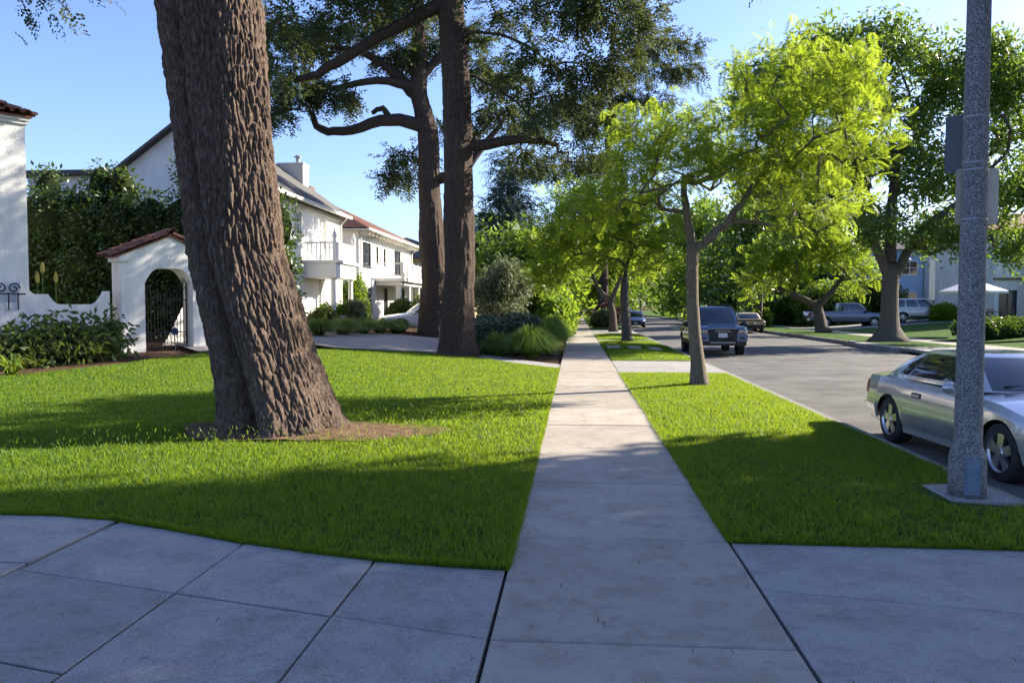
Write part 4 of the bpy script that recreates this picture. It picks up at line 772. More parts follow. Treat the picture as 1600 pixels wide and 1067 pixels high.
cedar('tall straight dark cedar trunk in the lawn beyond the leaning one', [(0, -3.88, .78), (.3, -3.88, .66), (.8, -3.86, .58), (2, -3.82, .5), (3.3, -3.8, .5), (7.4, -3.82, .47), (11.4, -4.05, .43), (16, -4.3, .3), (19, -4.4, .15)], 26, 'barkB',
      [[(-3.6, 26, 6.85, .2), (-2.6, 26, 7.0, .17), (-1.6, 26, 7.1, .13), (-.6, 26, 6.9, .07)], [(-4.3, 25.9, 11.5, .24), (-4.9, 25.8, 11.1, .22), (-6.3, 25.5, 10.3, .19), (-8.0, 25.4, 9.3, .15), (-9, 25.3, 8.9, .08)], [(-3.4, 25.6, 10.4), (-2, 25, 10), (-.6, 24.6, 8.9), (.2, 24.6, 8.0)], [(-3.3, 26.2, 9.2), (-2.0, 26.4, 8.4), (-1.2, 26.4, 7.4)], [(-3.6, 26, 12), (-1.5, 25.5, 11.8), (.8, 25.6, 11), (2, 25.6, 10.4)]],
      [(-2, 26, 11.3, 1.4, 2, .5), (-.3, 25, 10.9, 1.3, 1.5, .5), (1.3, 26, 11.0, 1.4, 1.8, .4), (-.8, 24.6, 9.3, 1.3, 1.5, .5), (.8, 26, 9.1, 1.3, 1.6, .6), (-2, 26.2, 8.8, 1.0, 1.5, .5), (-.5, 25, 7.6, 1.0, 1.3, .6), (.1, 26, 6.5, 1.1, 1.5, .5), (-1.5, 27, 6.7, 1, 1.2, .4), (1.9, 25.6, 9.9, 1.3, 1.4, .35), (.2, 26.5, 12.2, 2.2, 1.6, .4), (-5.4, 26.4, 11.9, 1.3, 1.5, .35), (-1.2, 25.6, 8.3, 1.3, 1.2, .35), (-6.3, 25.5, 11.4, 1.3, 1.6, .4), (-8.8, 25, 10.5, 1.2, 1.5, .4), (-7.4, 25, 11.9, 1.5, 1.5, .4), (-3, 26, 13.5, 3.2, 3, .7), (-4.4, 26, 16, 2.6, 2.6, .8), (-9.3, 25.2, 9.2, .8, 1, .3), (1.0, 25.6, 7.6, .8, 1, .4)], 500, 6, .7)
cedar('large branching cedar with wide layered limbs beside the paved driveway', [(.1, -6.5, 1.0), (.4, -6.5, .85), (1.0, -6.55, .7), (2.8, -6.55, .56), (4.5, -6.6, .6), (6.9, -6.72, .5), (9.8, -6.8, .48), (11.4, -7.2, .4), (15, -7.2, .28), (18, -7.2, .14)], 36.6, 'barkB',
      [[(-7.0, 36.4, 9.9, .32), (-8.5, 36.2, 10.2, .28), (-10.2, 36, 9.7, .22), (-11.6, 36, 9.75, .18), (-12.05, 36, 10.5, .12)], [(-8.5, 36.2, 10.2, .16), (-8.8, 36.2, 10.7, .13), (-9.3, 36.2, 10.5, .1)], [(-7.3, 36.6, 11.3, .3), (-8.6, 36.5, 12.6, .22), (-10, 36.5, 13.4, .15), (-11.6, 36.3, 13.6, .08)], [(-6.5, 36.6, 7.5, .28), (-5.2, 36.8, 8.0, .22), (-4.2, 37, 9.2, .16), (-3.4, 37.2, 10.2, .09)], [(-7.2, 36.6, 12, .25), (-6.3, 37, 13.2, .18), (-5, 37.4, 14, .1)], [(-7.3, 36.4, 11.6, .22), (-9, 36, 11.9, .17), (-10.8, 35.6, 11.5, .12), (-12.2, 35, 11.3, .07)]],
      [(-12.2, 35, 11.4, 1.5, 1.6, .5), (-12.9, 34, 10.2, 1.1, 1.2, .4), (-11, 36, 11.3, 1.3, 1.6, .4), (-12.2, 36, 13.8, 1.7, 2, .5), (-10, 37, 14.7, 1.8, 2, .5), (-8.4, 37, 13.3, 1.5, 1.8, .5), (-7.6, 37, 15.3, 1.8, 2, .5), (-6, 38, 14.4, 1.6, 2, .5), (-4.2, 38, 12.8, 1.7, 2, .5), (-8.0, 38.2, 8.8, 1.1, 1.3, .4), (-8.3, 38, 7.8, .9, 1.1, .4), (-3.6, 38, 10.8, 1.5, 1.8, .5), (-5.6, 39, 10.4, 1.0, 1.4, .4), (-14, 35, 12.6, 1.4, 1.5, .5), (-14.2, 36, 14.8, 1.5, 1.6, .5), (-7, 37, 17.4, 2.4, 2.4, .7)], 500, 6, .88, r0=.012, maxr=.032)
cedar('wide layered cedar with flat dark boughs behind the jacarandas', [(0, 2.6, .5), (6, 2.6, .42), (14, 2.9, .34), (22, 3.2, .25), (28, 3.4, .1)], 75, 'barkB', [],
      [(6.85, 75.0, 25.67, 2.45, 2.6, 0.82), (8.8, 75.0, 23.38, 2.77, 2.6, 0.73), (4.57, 75.0, 23.38, 2.45, 2.6, 0.82), (3.42, 73.37, 20.61, 2.77, 2.6, 0.82), (6.36, 75.0, 20.45, 2.28, 2.08, 0.65), (2.28, 75.0, 18.17, 2.93, 2.6, 0.82), (-0.33, 76.63, 20.94, 2.93, 2.6, 0.82), (9.78, 75.0, 25.67, 1.63, 1.69, 0.49), (1.63, 75.0, 14.91, 2.93, 2.6, 0.82), (-2.61, 76.63, 14.58, 2.77, 2.6, 0.82), (-4.24, 76.63, 18.49, 2.61, 2.6, 0.82), (5.54, 75.0, 27.62, 1.3, 1.3, 0.82)], 320, 7, 1.25, r0=.016, maxr=.05, nu=24, spread=.25, seg=.7)
cedar('far blue green conical cedar between the trunk and street trees', [(0, -5.8, .5), (8, -5.85, .3), (15.5, -5.85, .05)], 70, 'barkB', [],
      [(-5.85, 70, z, .6+(15.2-z)*.36, .6+(15.2-z)*.36, .3) for z in (3, 4.3, 5.6, 6.9, 8.2, 9.5, 10.8, 12, 13.2, 14.4)], 480, 6, 1.2, 'cedb', .012, .06, 16, mini=2, tpl=CSs, spread=.3, droop=.15)
# --- broadleaf background trees along the street
BG = [('round green tree over the hedge down the walk', -2.6, 62, 4.5, 6, 'gre'), ('mid green tree at the end of the sidewalk', -1.8, 88, 6, 9, 'jac'), ('yellow green tree far along the parkway', 2.6, 78, 4, 8, 'jac'), ('olive toned tree behind the far cars', 2.4, 100, 4.5, 9, 'gre'),
      ('dark tree behind the blue car', 15.5, 84, 5, 8.5, 'fic'), ('bright green tree far across the street', 15.2, 100, 4.5, 8, 'jac'), ('broad green tree closing the far end of street', 8.5, 150, 9, 13, 'gre'), ('tall dark tree at the far end beyond the walk', -5, 125, 7, 13, 'gre'), ('dense green tree beside the far grey house', 16.2, 118, 5.5, 10, 'gre'),
      ('shadowy tree behind the pickup bed', 20.5, 74, 4.6, 8.5, 'fic'), ('tree with pale leaves right of the far house', 28.5, 104, 6, 9, 'oli'), ('green tree rising behind the blue building', 27, 92, 6, 12, 'gre'), ('dark green tree behind cream building', 38, 90, 7, 12, 'fic'), ('green yard tree past the yellow house', -9, 88, 6, 10, 'gre'), ('dark yard tree behind the conical cedar', -11, 105, 7, 14, 'fic'), ('bushy dark tree across the street behind boxy vehicle', 14.9, 66, 4.5, 10, 'fic'), ('tall bright tree across the street beyond slim trunk', 16, 94, 6, 15, 'gre'), ('tall green tree right of street end', 19, 140, 8, 18, 'gre'), ('dense low tree closing the street end', 4, 170, 10, 14, 'gre'), ('dense low tree at the far road end right', 14, 175, 10, 15, 'gre'), ('wide dark tree far behind the walk', -6, 160, 10, 16, 'fic'), ('tree beside the olive in the hedge', -4.6, 54, 3, 6.5, 'fic'),('leafy tree above the far parked cars', 14.8, 136, 6, 11, 'jac'), ('green tree left of far street end', 1, 132, 6, 11, 'gre')]
for lab, x, y, r, h, m in BG:
    z0 = hgt(x, y); c = h*.62
    tree('street_tree', lab, [(x, y, z0-.1, .3), (x, y, z0+.6, .2), (x+.1, y, h*.35, .16)], [(x+rng.uniform(-.45, .45)*r, y+rng.uniform(-.4, .4)*r, c+rng.uniform(-.45 if y > 105 else -.32, .3)*h, r*.45, r*.45, h*.16) for _ in range(11)], 80, m, 'barkF', LC2, 9, .6, 1.0+.004*y, .03, .2, 'background street and yard trees', seg=1.2, mini=h*.2, split=False)
# --- hedges and shrubs: leaf-covered masses
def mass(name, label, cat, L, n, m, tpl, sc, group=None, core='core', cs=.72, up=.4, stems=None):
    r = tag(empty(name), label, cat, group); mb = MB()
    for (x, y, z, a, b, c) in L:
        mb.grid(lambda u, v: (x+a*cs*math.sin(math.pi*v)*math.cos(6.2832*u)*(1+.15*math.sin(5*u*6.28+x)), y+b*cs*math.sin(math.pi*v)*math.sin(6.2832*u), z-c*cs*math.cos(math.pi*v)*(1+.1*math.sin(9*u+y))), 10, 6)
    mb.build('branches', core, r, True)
    L2 = np.array(L, float); w = (L2[:, 3]*L2[:, 4]+L2[:, 3]*L2[:, 5]+L2[:, 4]*L2[:, 5]); k = rng.choice(len(L2), n, p=w/w.sum()); d = rdir(n); P = L2[k, :3]+d*rng.uniform(.72, 1.06, n)[:, None]*L2[k, 3:6]
    ok = np.array([p[2] > hgt(p[0], p[1])+.03 for p in P]); P, d = P[ok], d[ok]; n = len(P)
    V, F = scatter(tpl[0], tpl[1], P, d+rdir(n)*.7, np.tile([0, 0, 1.], (n, 1))*up+rdir(n)*.6, rng.uniform(.7, 1.3, n)*sc); np_mesh('foliage', V, F, m, r); return r
hl = []
for i in range(9):
    for zq in (1.2, 2.6, 4.0): hl.append((-17.6+i*.95, 24.2+.35*i*.5+rng.uniform(-.2, .2), zq+.3, .95, .9, 1.15))
for x, z, c in ((-17.2, 5.4, .9), (-15.4, 5.6, .8), (-14.7, 5.5, .8), (-11.9, 5.5, 1.0), (-12.4, 5.9, .9), (-10.8, 5.2, .9), (-16.3, 4.9, .6)): hl.append((x, 25, z, .5, .6, c))
mass('tall_hedge', 'tall dark clipped hedge rising behind the white garden wall', 'hedge', hl, 6500, 'hed', leafclump(6, .12, .1, 1.6, 21), 1.0)
sh = leafclump(7, .07, .1, 1.8, 31)
for (x, y, a, c, lab) in ((-12.6, 16.9, .75, .75, 'dark rose bush by the left wall beside the strap leaved plant'), (-12.3, 17.6, .75, .95, 'tallest leafy bush in front of the garden wall'), (-11.9, 17.9, .7, .8, 'spreading bush in the middle of the wall border'), (-11.75, 18.7, .6, .9, 'loose green rose bush next to the arched gateway'), (-13.2, 16.2, .6, .7, 'low bush at the left edge below the iron railing')):
    zq = hL(x, y); mass('rose_bush', lab, 'bush', [(x, y, zq+c*.36, a, a*.8, c*.42), (x+.3, y+.1, zq+c*.62, a*.45, a*.45, c*.36), (x-.35, y-.1, zq+c*.52, a*.4, a*.45, c*.34)], 650, 'ros', sh, 1.25, 'bushes along the garden wall', cs=.6)
def tuft(name, label, cat, x, y, z, h, spread, n, w, m, group=None, seed=0, arch=1.0):
    a = rng.uniform(0, 6.2832, n); el = rng.uniform(.35, 1, n); hh = h*rng.uniform(.6, 1.1, n); sp = spread*(1.3-el*1.0)*1.15*rng.uniform(.7, 1.15, n); V = []; 
    bx = x+np.cos(a)*spread*.15*rng.uniform(0, 1, n); by = y+np.sin(a)*spread*.15*rng.uniform(0, 1, n); tx, ty = -np.sin(a)*w/2, np.cos(a)*w/2
    for t, ww in ((0, .8), (.35, 1), (.7, .8), (1, .1)):
        zz = z+2*t*(1-t)*hh*(1.0+.25*el)+t*t*hh*(.12+.8*el*el); rr_ = sp*(.5*t*(1-t)+t*t); ox = np.cos(a)*rr_; oy = np.sin(a)*rr_
        V += [np.stack([bx+ox-tx*ww, by+oy-ty*ww, zz], 1), np.stack([bx+ox+tx*ww, by+oy+ty*ww, zz], 1)]
    V = np.stack(V, 1).reshape(-1, 3); k = (np.arange(n)*8)[:, None]; F = np.concatenate([k+np.array([[2*i, 2*i+1, 2*i+3, 2*i+2]]) for i in range(3)])
    return tag(np_mesh(name, V, F, m), label, cat, group)
tuft('strap_plant', 'bright strap leaved clump at the left edge of the lawn', 'plant', -11.35, 15.2, .28, .5, .75, 60, .05, 'strap')
GG = 'fountain grass along the walk'
fg = [(-1.45, 26.0, 1.1, 1.1, 'nearest bushy fountain grass clump spilling onto mulch beside the sidewalk'), (-2.6, 26.9, .8, .8, 'green fountain grass clump left of the nearest one, by grey shrub'), (-1.0, 28.6, 1.2, .95, 'second fountain grass clump along the sidewalk'), (-1.05, 31, 1.25, .95, 'third fountain grass clump along the sidewalk'), (-1.0, 33.5, 1.3, .95, 'fourth fountain grass clump along the sidewalk'), (-1.0, 36.3, 1.3, .9, 'fifth fountain grass clump along the sidewalk'), (-1.0, 39.3, 1.3, .9, 'sixth fountain grass clump along the sidewalk'), (-2.2, 30, 1.35, .9, 'tall pale fountain grass behind the front row')]
for x, y, h, s, lab in fg: tuft('fountain_grass', lab, 'grass clump', x, y, hL(x, y), h, s*1.1, 1300, .016, 'fgr', GG)
for i, (x, y, lab) in enumerate(((-9.6, 29.2, 'fountain grass clump right of the leaning trunk'), (-9.2, 31, 'fountain grass clump below the two planters'), (-8.9, 33, 'bright fountain grass clump in the middle of the house border'), (-8.6, 34.6, 'fountain grass clump before the portico rose'), (-8.1, 35.6, 'fountain grass clump in front of the white car'))):
    tuft('fountain_grass', lab, 'grass clump', x, y, hL(x, y)-.03, .75, 1.15, 800, .018, 'fgr', 'fountain grass before the houses')
lv = leafclump(8, .08, .1, 2.2, 41)
for x, y, a, c, lab in ((-3.0, 28.6, .9, 1.0, 'dark grey green rounded shrub beside the tall cedar trunk'), (-2.0, 28.9, .9, 1.2, 'grey leaved rounded shrub behind the fountain grass'), (-3.4, 31, 1.0, 1.1, 'grey shrub farther back beneath the olive tree')):
    mass('grey_shrub', lab, 'shrub', [(x, y, c*.5, a, a, c*.6)], 1100, 'lav', lv, 1.3, 'grey shrubs in the mulch bed', cs=.75)
tree('olive_tree', 'silvery olive tree behind the grey shrubs and tall cedar', [(-3.7, 40, 0, .2), (-3.7, 40, .8, .15), (-3.6, 40, 1.4, .12)], [(-3.7, 40, 2.6, 1.2, 1.2, .9), (-4.5, 40, 2.4, .8, .9, .8), (-2.9, 40, 2.7, .8, .9, .9), (-3.5, 40, 3.4, .7, .8, .6), (-3.6, 39.5, 1.6, 1.2, 1, .5)], 120, 'oli', 'barkF', leafclump(9, .1, .14, 2.6, 51), 8, .14, 1.0, .01, .04, seg=.3, mini=.8)
for x, y, h, a, m, lab in ((-1.1, 43, 2.0, .9, 'gre', 'green hedge plant beside the walk past the fountain grass'), (-1.1, 47, 2.6, 1.0, 'jac', 'bright green hedge plant farther along the walk'), (-1.2, 51.5, 3.0, 1.0, 'gre', 'tall green hedge section by the walk'), (-1.2, 57, 3.2, 1.1, 'gre', 'far green hedge section closing on the walk'), (2.6, 68, 1.6, .9, 'pur', 'dark purple leaved shrub in the far parkway'), (2.2, 62, 1.1, .7, 'oli', 'pale round shrub in the far parkway'), (-2.4, 44.5, 3.4, 1.3, 'fic', 'dark shrub behind the walkside hedge')):
    mass('hedge_shrub', lab, 'shrub', [(x, y, h*.5, a, 2.0 if h > 1.7 else a, h*.55)], 1000, m, LC, 1.5, 'shrubs along the walk', cs=.8)
for x, y, h, a, m, lab in ((-10.6, 32.4, .9, .5, 'ros', 'rose bush before the gabled house door'), (-10.2, 35.4, 1.2, .6, 'oli', 'pale flowering shrub right of the planters'), (-10.4, 37.3, 1.2, .6, 'ros', 'leafy rose shrub before the portico'), (-12.4, 43.4, 2.6, .9, 'gre', 'bright green small tree shrub between the two white houses'), (-11.2, 50, 1.4, .8, 'ros', 'rose shrub before the tile roofed house'), (-10.3, 56, 2.2, 1.2, 'gre', 'green shrub by the far end of the balcony'), (-9.4, 61, 2.2, 1.3, 'gre', 'bright shrub below the yellow house')):
    mass('garden_shrub', lab, 'shrub', [(x, y, .6+h*.45, a, a, h*.5), (x+.3, y-.2, .6+h*.75, a*.6, a*.6, h*.35)], 700, m, LC, .8, 'shrubs before the houses', cs=.55)
for x, y, lx, h, lab in ((21.5, 41, 3.2, .75, 'low dark hedge across the street right of the big tree'), (28.5, 42.5, 4.2, .8, 'low dark hedge before the patio at the right edge'),):
    mass('low_hedge', lab, 'hedge', [(x+i*lx/3, y+.4*i, .2+h*.5, lx*.3, 1.1, h*.6) for i in (-2, -1, 0, 1, 2)], 3000, 'hed', LC, .9, 'low hedges across the street')
for x, y, a, h, m, lab in ((30.2, 50, .9, 1.6, 'hed', 'round dark bush at the right edge by the patio'), (26.6, 60, .8, 1.0, 'jac', 'bright yellow green bush beside the hedge by dark car'), (17.6, 72, 2.2, 2.2, 'fic', 'dark bushes behind the old sedan'), (15.2, 67, .7, 1.3, 'jac', 'small yellow green bush behind the old sedan'), (21, 68, 3.0, 3.4, 'fic', 'dark tall shrubbery behind the pickup truck'), (25, 69, 2.6, 3.2, 'hed', 'dark shrubbery between pickup and pale car')):
    mass('yard_bush', lab, 'bush', [(x, y, hR(x, y)+h*.5, a, a*.8, h*.55)], 900, m, LC, 1.3, 'bushes across the street')
fl = tag(empty('yellow_flower_spikes'), 'tall yellow flower spikes behind the low white wall', 'flowers')
for s, h in ((-2.0, 2.55), (-2.12, 2.3), (-1.7, 2.32)):
    q = fw.p(s, -.1, 0); MB().tube([(q[0], q[1], .4), (q[0]+.02, q[1], h)], .012, 5).build('stalk', 'strap', fl); MB().lathe([(.01, 0), (.05, .06), (.045, .2), (.01, .3)], (q[0]+.02, q[1], h-.05), n=8).build('flower', 'flower', fl)
# ---------------------------------------------------------------- cars (x forward, y left, z up; origin on the road under the middle)
def ip(x, K): return float(np.interp(x, [k[0] for k in K], [k[1] for k in K]))
class Car:
    def __init__(s, name, label, cat, loc, head, sp, group='parked cars'):
        s.r = empty(name, loc, head); tag(s.r, label, cat, group); s.sp = sp; s.wb = sp['wb']; s.ax = (sp['wb']/2, -sp['wb']/2); s.wr = sp['wr']; s.Ra = sp['wr']*sp.get('arch', 1.13)
    def zbot(s, x):
        z = ip(x, s.sp['sill'])
        for a in s.ax:
            d = abs(x-a)
            if d < s.Ra: z = max(z, s.wr*.98+math.sqrt(s.Ra**2-d*d))
        return z
    def sy(s, x, z):                                   # half width of the flank at height z
        hw = ip(x, s.sp['hw']); zl, zs = ip(x, s.sp['sill']), ip(x, s.sp['belt']); f = (z-zl)/max(.05, zs-zl)
        return hw-ip(f, s.sp.get('tuck', [(0, .06), (.12, .025), (.35, .0), (.62, .0), (.85, .02), (1, .07)]))
    def body(s, m):
        sp = s.sp; x0, x1 = sp['ends']; xs = list(np.arange(x0, x1, .06))+[x1, x0+.015, x0+.04, x1-.015, x1-.04]
        for a in s.ax: xs += [a+sg*s.Ra*k for sg in (-1, 1) for k in (1.002, .998, .97, .9, .8)]
        xs = sorted(set(round(x, 4) for x in xs)); mb = MB(); fr = [0, .1, .22, .35, .5, .65, .8, .9, .96, 1]; up = [.12, .3, .55, .8, 1]; rows = []
        for x in xs:
            zb, zs, zt = s.zbot(x), ip(x, sp['belt']), ip(x, sp['top']); zb = min(zb, zs-.04); pts = [(s.sy(x, zb+(zs-zb)*f), zb+(zs-zb)*f) for f in fr]
            yb = pts[-1][0]; pts += [(yb*(1-u), zs+(zt-zs)*math.sin(u*math.pi/2)**.8) for u in up]
            rows.append([(x, -y, z) for y, z in pts]+[(x, y, z) for y, z in pts[::-1][1:]])
        k = len(rows[0]); i0 = len(mb.v)
        for r in rows: mb.v += r
        for i in range(len(rows)-1):
            for j in range(k-1): a = i0+i*k+j; mb.f.append((a, a+1, a+k+1, a+k))
        mb.f.append(tuple(i0+j for j in range(k))[::-1]); mb.f.append(tuple(i0+(len(rows)-1)*k+j for j in range(k)))
        me = mb.mesh('body', True); me.set_sharp_from_angle(angle=R(40)); s.b = link('body', me, m, s.r)
        hwm = max(q[1] for q in sp['hw']); zl = min(q[1] for q in sp['sill'])
        mb = MB().box(x0+.1, -hwm+.3, zl+.02, x1-.1, hwm-.3, min(q[1] for q in sp['belt'])-.06); xa = [x1-.12]+[v for a in s.ax for v in (a+s.Ra+.03, a-s.Ra-.03)]+[x0+.12]
        for q in ((xa[0], xa[1]), (xa[2], xa[3]), (xa[4], xa[5])):
            if q[0]-q[1] > .05: wq = min(ip(q[0], sp['hw']), ip(q[1], sp['hw']))-.12; mb.box(q[1], -wq, zl+.05, q[0], wq, zl+.3)
        mb.build('underbody', 'trimblk', s.r)
    def wheels(s, rimm='rim', spokes=5, w=.23, track=None):
        hwm = track or max(q[1] for q in s.sp['hw'])-.03
        for a in s.ax:
            for sg in (-1, 1):
                r = s.wr; yo = sg*hwm; yi = sg*(hwm-w); q = sg
                prof = [(r*.66, 0), (r*.7, .004), (r*.9, .0), (r*.97, .015), (r, .05), (r, w-.05), (r*.97, w-.015), (r*.7, w), (r*.5, w-.02)]
                tyre = MB(); tyre.lathe([(p, -q*h) for p, h in prof], (a, yo, r), 'y', 28, False); o = tyre.build('wheel', 'tyre', s.r, True)
                mb = MB(); mb.lathe([(r*.675, q*.004), (r*.66, -q*.004), (r*.62, -q*.02), (r*.6, -q*.07)], (a, yo, r), 'y', 28, False)
                for k in range(spokes):
                    t = 6.2832*k/spokes+.3; dx, dz = math.cos(t), math.sin(t); nx, nz_ = -dz, dx; i = len(mb.v)
                    for (rr, ww, dp) in ((r*.1, .05, .0), (r*.64, .075 if spokes < 7 else .035, .012)):
                        for e_ in (-1, 1):
                            for dd in (dp, dp+.035): mb.v.append((a+dx*rr+nx*ww*e_*.8, yo-q*dd-q*.004, r+dz*rr+nz_*ww*e_*.8))
                    mb.f += [tuple(i+v for v in f) for f in ((0, 2, 6, 4), (0, 4, 5, 1), (2, 3, 7, 6), (1, 5, 7, 3))]
                mb.lathe([(r*.16, q*.006), (r*.2, -q*.01), (r*.2, -q*.04)], (a, yo, r), 'y', 14); mb.build('rim', rimm, o)
                mb = MB(); mb.lathe([(r*.61, -q*.075), (r*.61, -q*.085)], (a, yo, r), 'y', 20); mb.build('brake_disc', 'trimblk', o)
    # greenhouse: a shell between belt and roof with panes laid on it
    def gh(s, wb_, wt, rb, rt, zb, zr, wbelt, wroof, m, bow=.1, crown=.035, pw=1.6):
        s.g = dict(a=(wb_, wt, rb, rt), z=(zb, zr), w=(wbelt, wroof), bow=bow, pw=pw); mb = MB(); n = 8; ring = []
        for i in range(n+1):
            t = i/n; r = [s.side(sg_s, t, -1) for sg_s in (0, .04, .2, .4, .6, .8, .96, 1)]+[s.frontp(v, t) for v in (.06, .25, .5, .75, .94)]+[s.side(q, t, 1) for q in (1, .96, .8, .6, .4, .2, .04, 0)]+[s.rearp(v, t) for v in (.94, .75, .5, .25, .06)]
            ring.append(r)
        for sc, dz in ((.94, .012), (.75, crown*.75), (.4, crown)):
            c = Vector((sum(p[0] for p in ring[n])/len(ring[n]), 0, 0)); ring.append([(c.x+(p[0]-c.x)*sc, p[1]*sc, p[2]+dz) for p in ring[n]])
        k = len(ring[0]); i0 = len(mb.v)
        for r in ring: mb.v += [tuple(p) for p in r]
        for i in range(len(ring)-1):
            for j in range(k): a = i0+i*k+j; b = i0+i*k+(j+1) % k; mb.f.append((a, b, b+k, a+k))
        mb.f.append(tuple(i0+(len(ring)-1)*k+j for j in range(k)))
        me = mb.mesh('cabin', True); me.set_sharp_from_angle(angle=R(45)); s.cab = link('cabin', me, m, s.r)
    def _t(s, t): g = s.g; return g['z'][0]+(g['z'][1]-g['z'][0])*(1-(1-t)**1.25), g['w'][0]+(g['w'][1]-g['w'][0])*t**g['pw'], g['a'][0]+(g['a'][1]-g['a'][0])*t, g['a'][2]+(g['a'][3]-g['a'][2])*t
    def side(s, q, t, sg, off=0): z, w, xf, xr = s._t(t); e = 1-.10*abs(2*q-1)**6; return (xr+(xf-xr)*q, sg*(w*e+off), z)
    def frontp(s, v, t, off=0): z, w, xf, xr = s._t(t); w *= .9; return (xf+s.g['bow']*(1-(2*v-1)**2)+off, -w+2*w*v, z+off*.5)
    def rearp(s, v, t, off=0): z, w, xf, xr = s._t(t); w *= .9; return (xr-s.g['bow']*.7*(1-(2*v-1)**2)-off, -w+2*w*v, z+off*.5)
    def panes(s, sidew, t0=.1, t1=.88, front=True, rear=True, gm='carglass', v0=.05):
        if front: MB().grid(lambda u, v: s.frontp(v0+(1-2*v0)*u, .05+(t1+.02-.05)*v, .008), 10, 6).build('windshield', gm, s.cab, True)
        if rear: MB().grid(lambda u, v: s.rearp(v0+.03+(1-2*v0-.06)*u, t0+(t1-t0)*v, .008), 10, 6).build('rear_window', gm, s.cab, True)
        for (b0, b1, c0, c1) in sidew:
            for sg in (-1, 1): MB().grid(lambda u, v: s.side((b0+(b1-b0)*u)*(1-v)+(c0+(c1-c0)*u)*v, t0+(t1-t0)*v, sg, .008), 8, 6).build('side_window', gm, s.cab, True)
    def flank(s, name, m, x0, x1, z0, z1, off=.008, n=12, sides=(-1, 1), z0b=None, z1b=None):   # a strip lying on the flank, with thickness
        for sg in sides:
            def P(u, v, o): x = x0+(x1-x0)*u; lo = z0+((z0b if z0b is not None else z0)-z0)*u; hi = z1+((z1b if z1b is not None else z1)-z1)*u; z = lo+(hi-lo)*v; return (x, sg*(s.sy(x, z)+o), z)
            mb = MB(); mb.grid(lambda u, v: P(u, v, off), n, 3); mb.grid(lambda u, v: P(u, 0, off*v-.01*(1-v)), n, 1); mb.grid(lambda u, v: P(u, 1, off*v-.01*(1-v)), n, 1); mb.grid(lambda u, v: P(0, u, off*v-.01*(1-v)), 2, 1); mb.grid(lambda u, v: P(1, u, off*v-.01*(1-v)), 2, 1); mb.build(name, m, s.r, True)
    def seam(s, pts, w=.007, sides=(-1, 1)):
        for sg in sides:
            mb = MB(); Q = [Vector((x, sg*(s.sy(x, z)+.0025), z)) for x, z in pts]
            for a, b in zip(Q[:-1], Q[1:]): d = (b-a).normalized(); e = Vector((-d.z, 0, d.x))*w*.5; mb.quad(a-e, b-e, b+e, a+e)
            mb.build('door_seam', 'trimblk', s.b)
    def mirror(s, x, z, m, sc=1.0):
        for sg in (-1, 1):
            y = s.sy(x, z); mb = MB(); mb.grid(lambda u, v: (x+sc*(.02+.09*math.sin(math.pi*u)*math.cos(6.283*v)*.7), sg*(y+.12*sc+(-.11+.22*u)*sc*1.0), z+.06+sc*.075*math.sin(math.pi*u)**.6*math.sin(6.283*v)), 8, 12); mb.box(x-.02, min(sg*(y-.04), sg*(y+.05)), z+.01, x+.04, max(sg*(y-.04), sg*(y+.05)), z+.06); mb.build('mirror', m, s.r, True)
    def bx(s, name, m, x0, x1, y0, y1, z0, z1, par=None): return MB().box(x0, y0, z0, x1, y1, z1).build(name, m, par or s.r)
ROADZ = -.172
# --- silver two-door coupe at the kerb
c = Car('parked_coupe', 'silver two door coupe parked at the kerb behind the speckled pole', 'car', (5.27, 10.1, ROADZ), R(-86), dict(
    wb=2.515, wr=.318, arch=1.12, ends=(-2.27, 2.2), sill=[(-2.27, .42), (-2.1, .27), (-1.7, .24), (1.7, .22), (2.05, .22), (2.2, .34)],
    hw=[(-2.27, .66), (-2.2, .76), (-2.05, .84), (-1.6, .895), (-1, .9), (1.0, .9), (1.5, .895), (1.85, .84), (2.08, .74), (2.17, .66), (2.2, .6)],
    belt=[(-2.27, .8), (-2.1, .87), (-1.5, .895), (-.6, .885), (.6, .865), (1.2, .82), (1.8, .7), (2.1, .62), (2.2, .56)], top=[(-2.27, .84), (-2.1, .935), (-1.5, .965), (-.6, .95), (.45, .955), (1.2, .89), (1.8, .77), (2.1, .68), (2.2, .58)]))
c.body('silver'); c.wheels(); c.gh(.72, .1, -1.62, -.86, .9, 1.285, .79, .56, 'silver', .13, .025, 1.35)
c.panes([(.13, .27, .2, .29), (.3, .9, .31, .88)], .12, .86)
c.flank('rub_strip', 'silver', -1.0+.12, .9, .5, .535, .014); c.flank('side_cladding', 'metalgrey', -.88, .88, .24, .46, .006); c.flank('rocker_sill', 'silver', -.88, .88, .2, .27, .02)
c.flank('rub_strip', 'silver', -2.15, -1.62, .5, .535, .014, 8); c.flank('rub_strip', 'silver', 1.63, 2.05, .5, .535, .014, 8)
c.seam([(-.72, .86), (-.78, .6), (-.7, .3), (.5, .29), (.56, .5), (.58, .86)]); c.flank('door_handle', 'silver', -.58, -.4, .71, .745, .022, 6); c.flank('handle_recess', 'trimblk', -.61, -.37, .695, .76, .004, 6)
for k in range(3): c.flank('side_vent', 'trimblk', .64, .84, .42+.045*k-.06, .445+.045*k-.06, .009, 4)
c.mirror(.42, .86, 'silver', 1.0); c.flank('turn_signal', 'amber', 1.9, 2.03, .55, .64, .008, 6, z0b=.53, z1b=.62); c.flank('headlight', 'lamp', 2.0, 2.165, .53, .63, .01, 6, z0b=.5, z1b=.585)
c.flank('bumper', 'silver', 1.66, 2.17, .27, .47, .025, 12); c.flank('bumper', 'silver', -2.24, -1.63, .3, .49, .025, 12); c.flank('taillight', 'redlamp', -2.24, -1.98, .62, .8, .008, 6)
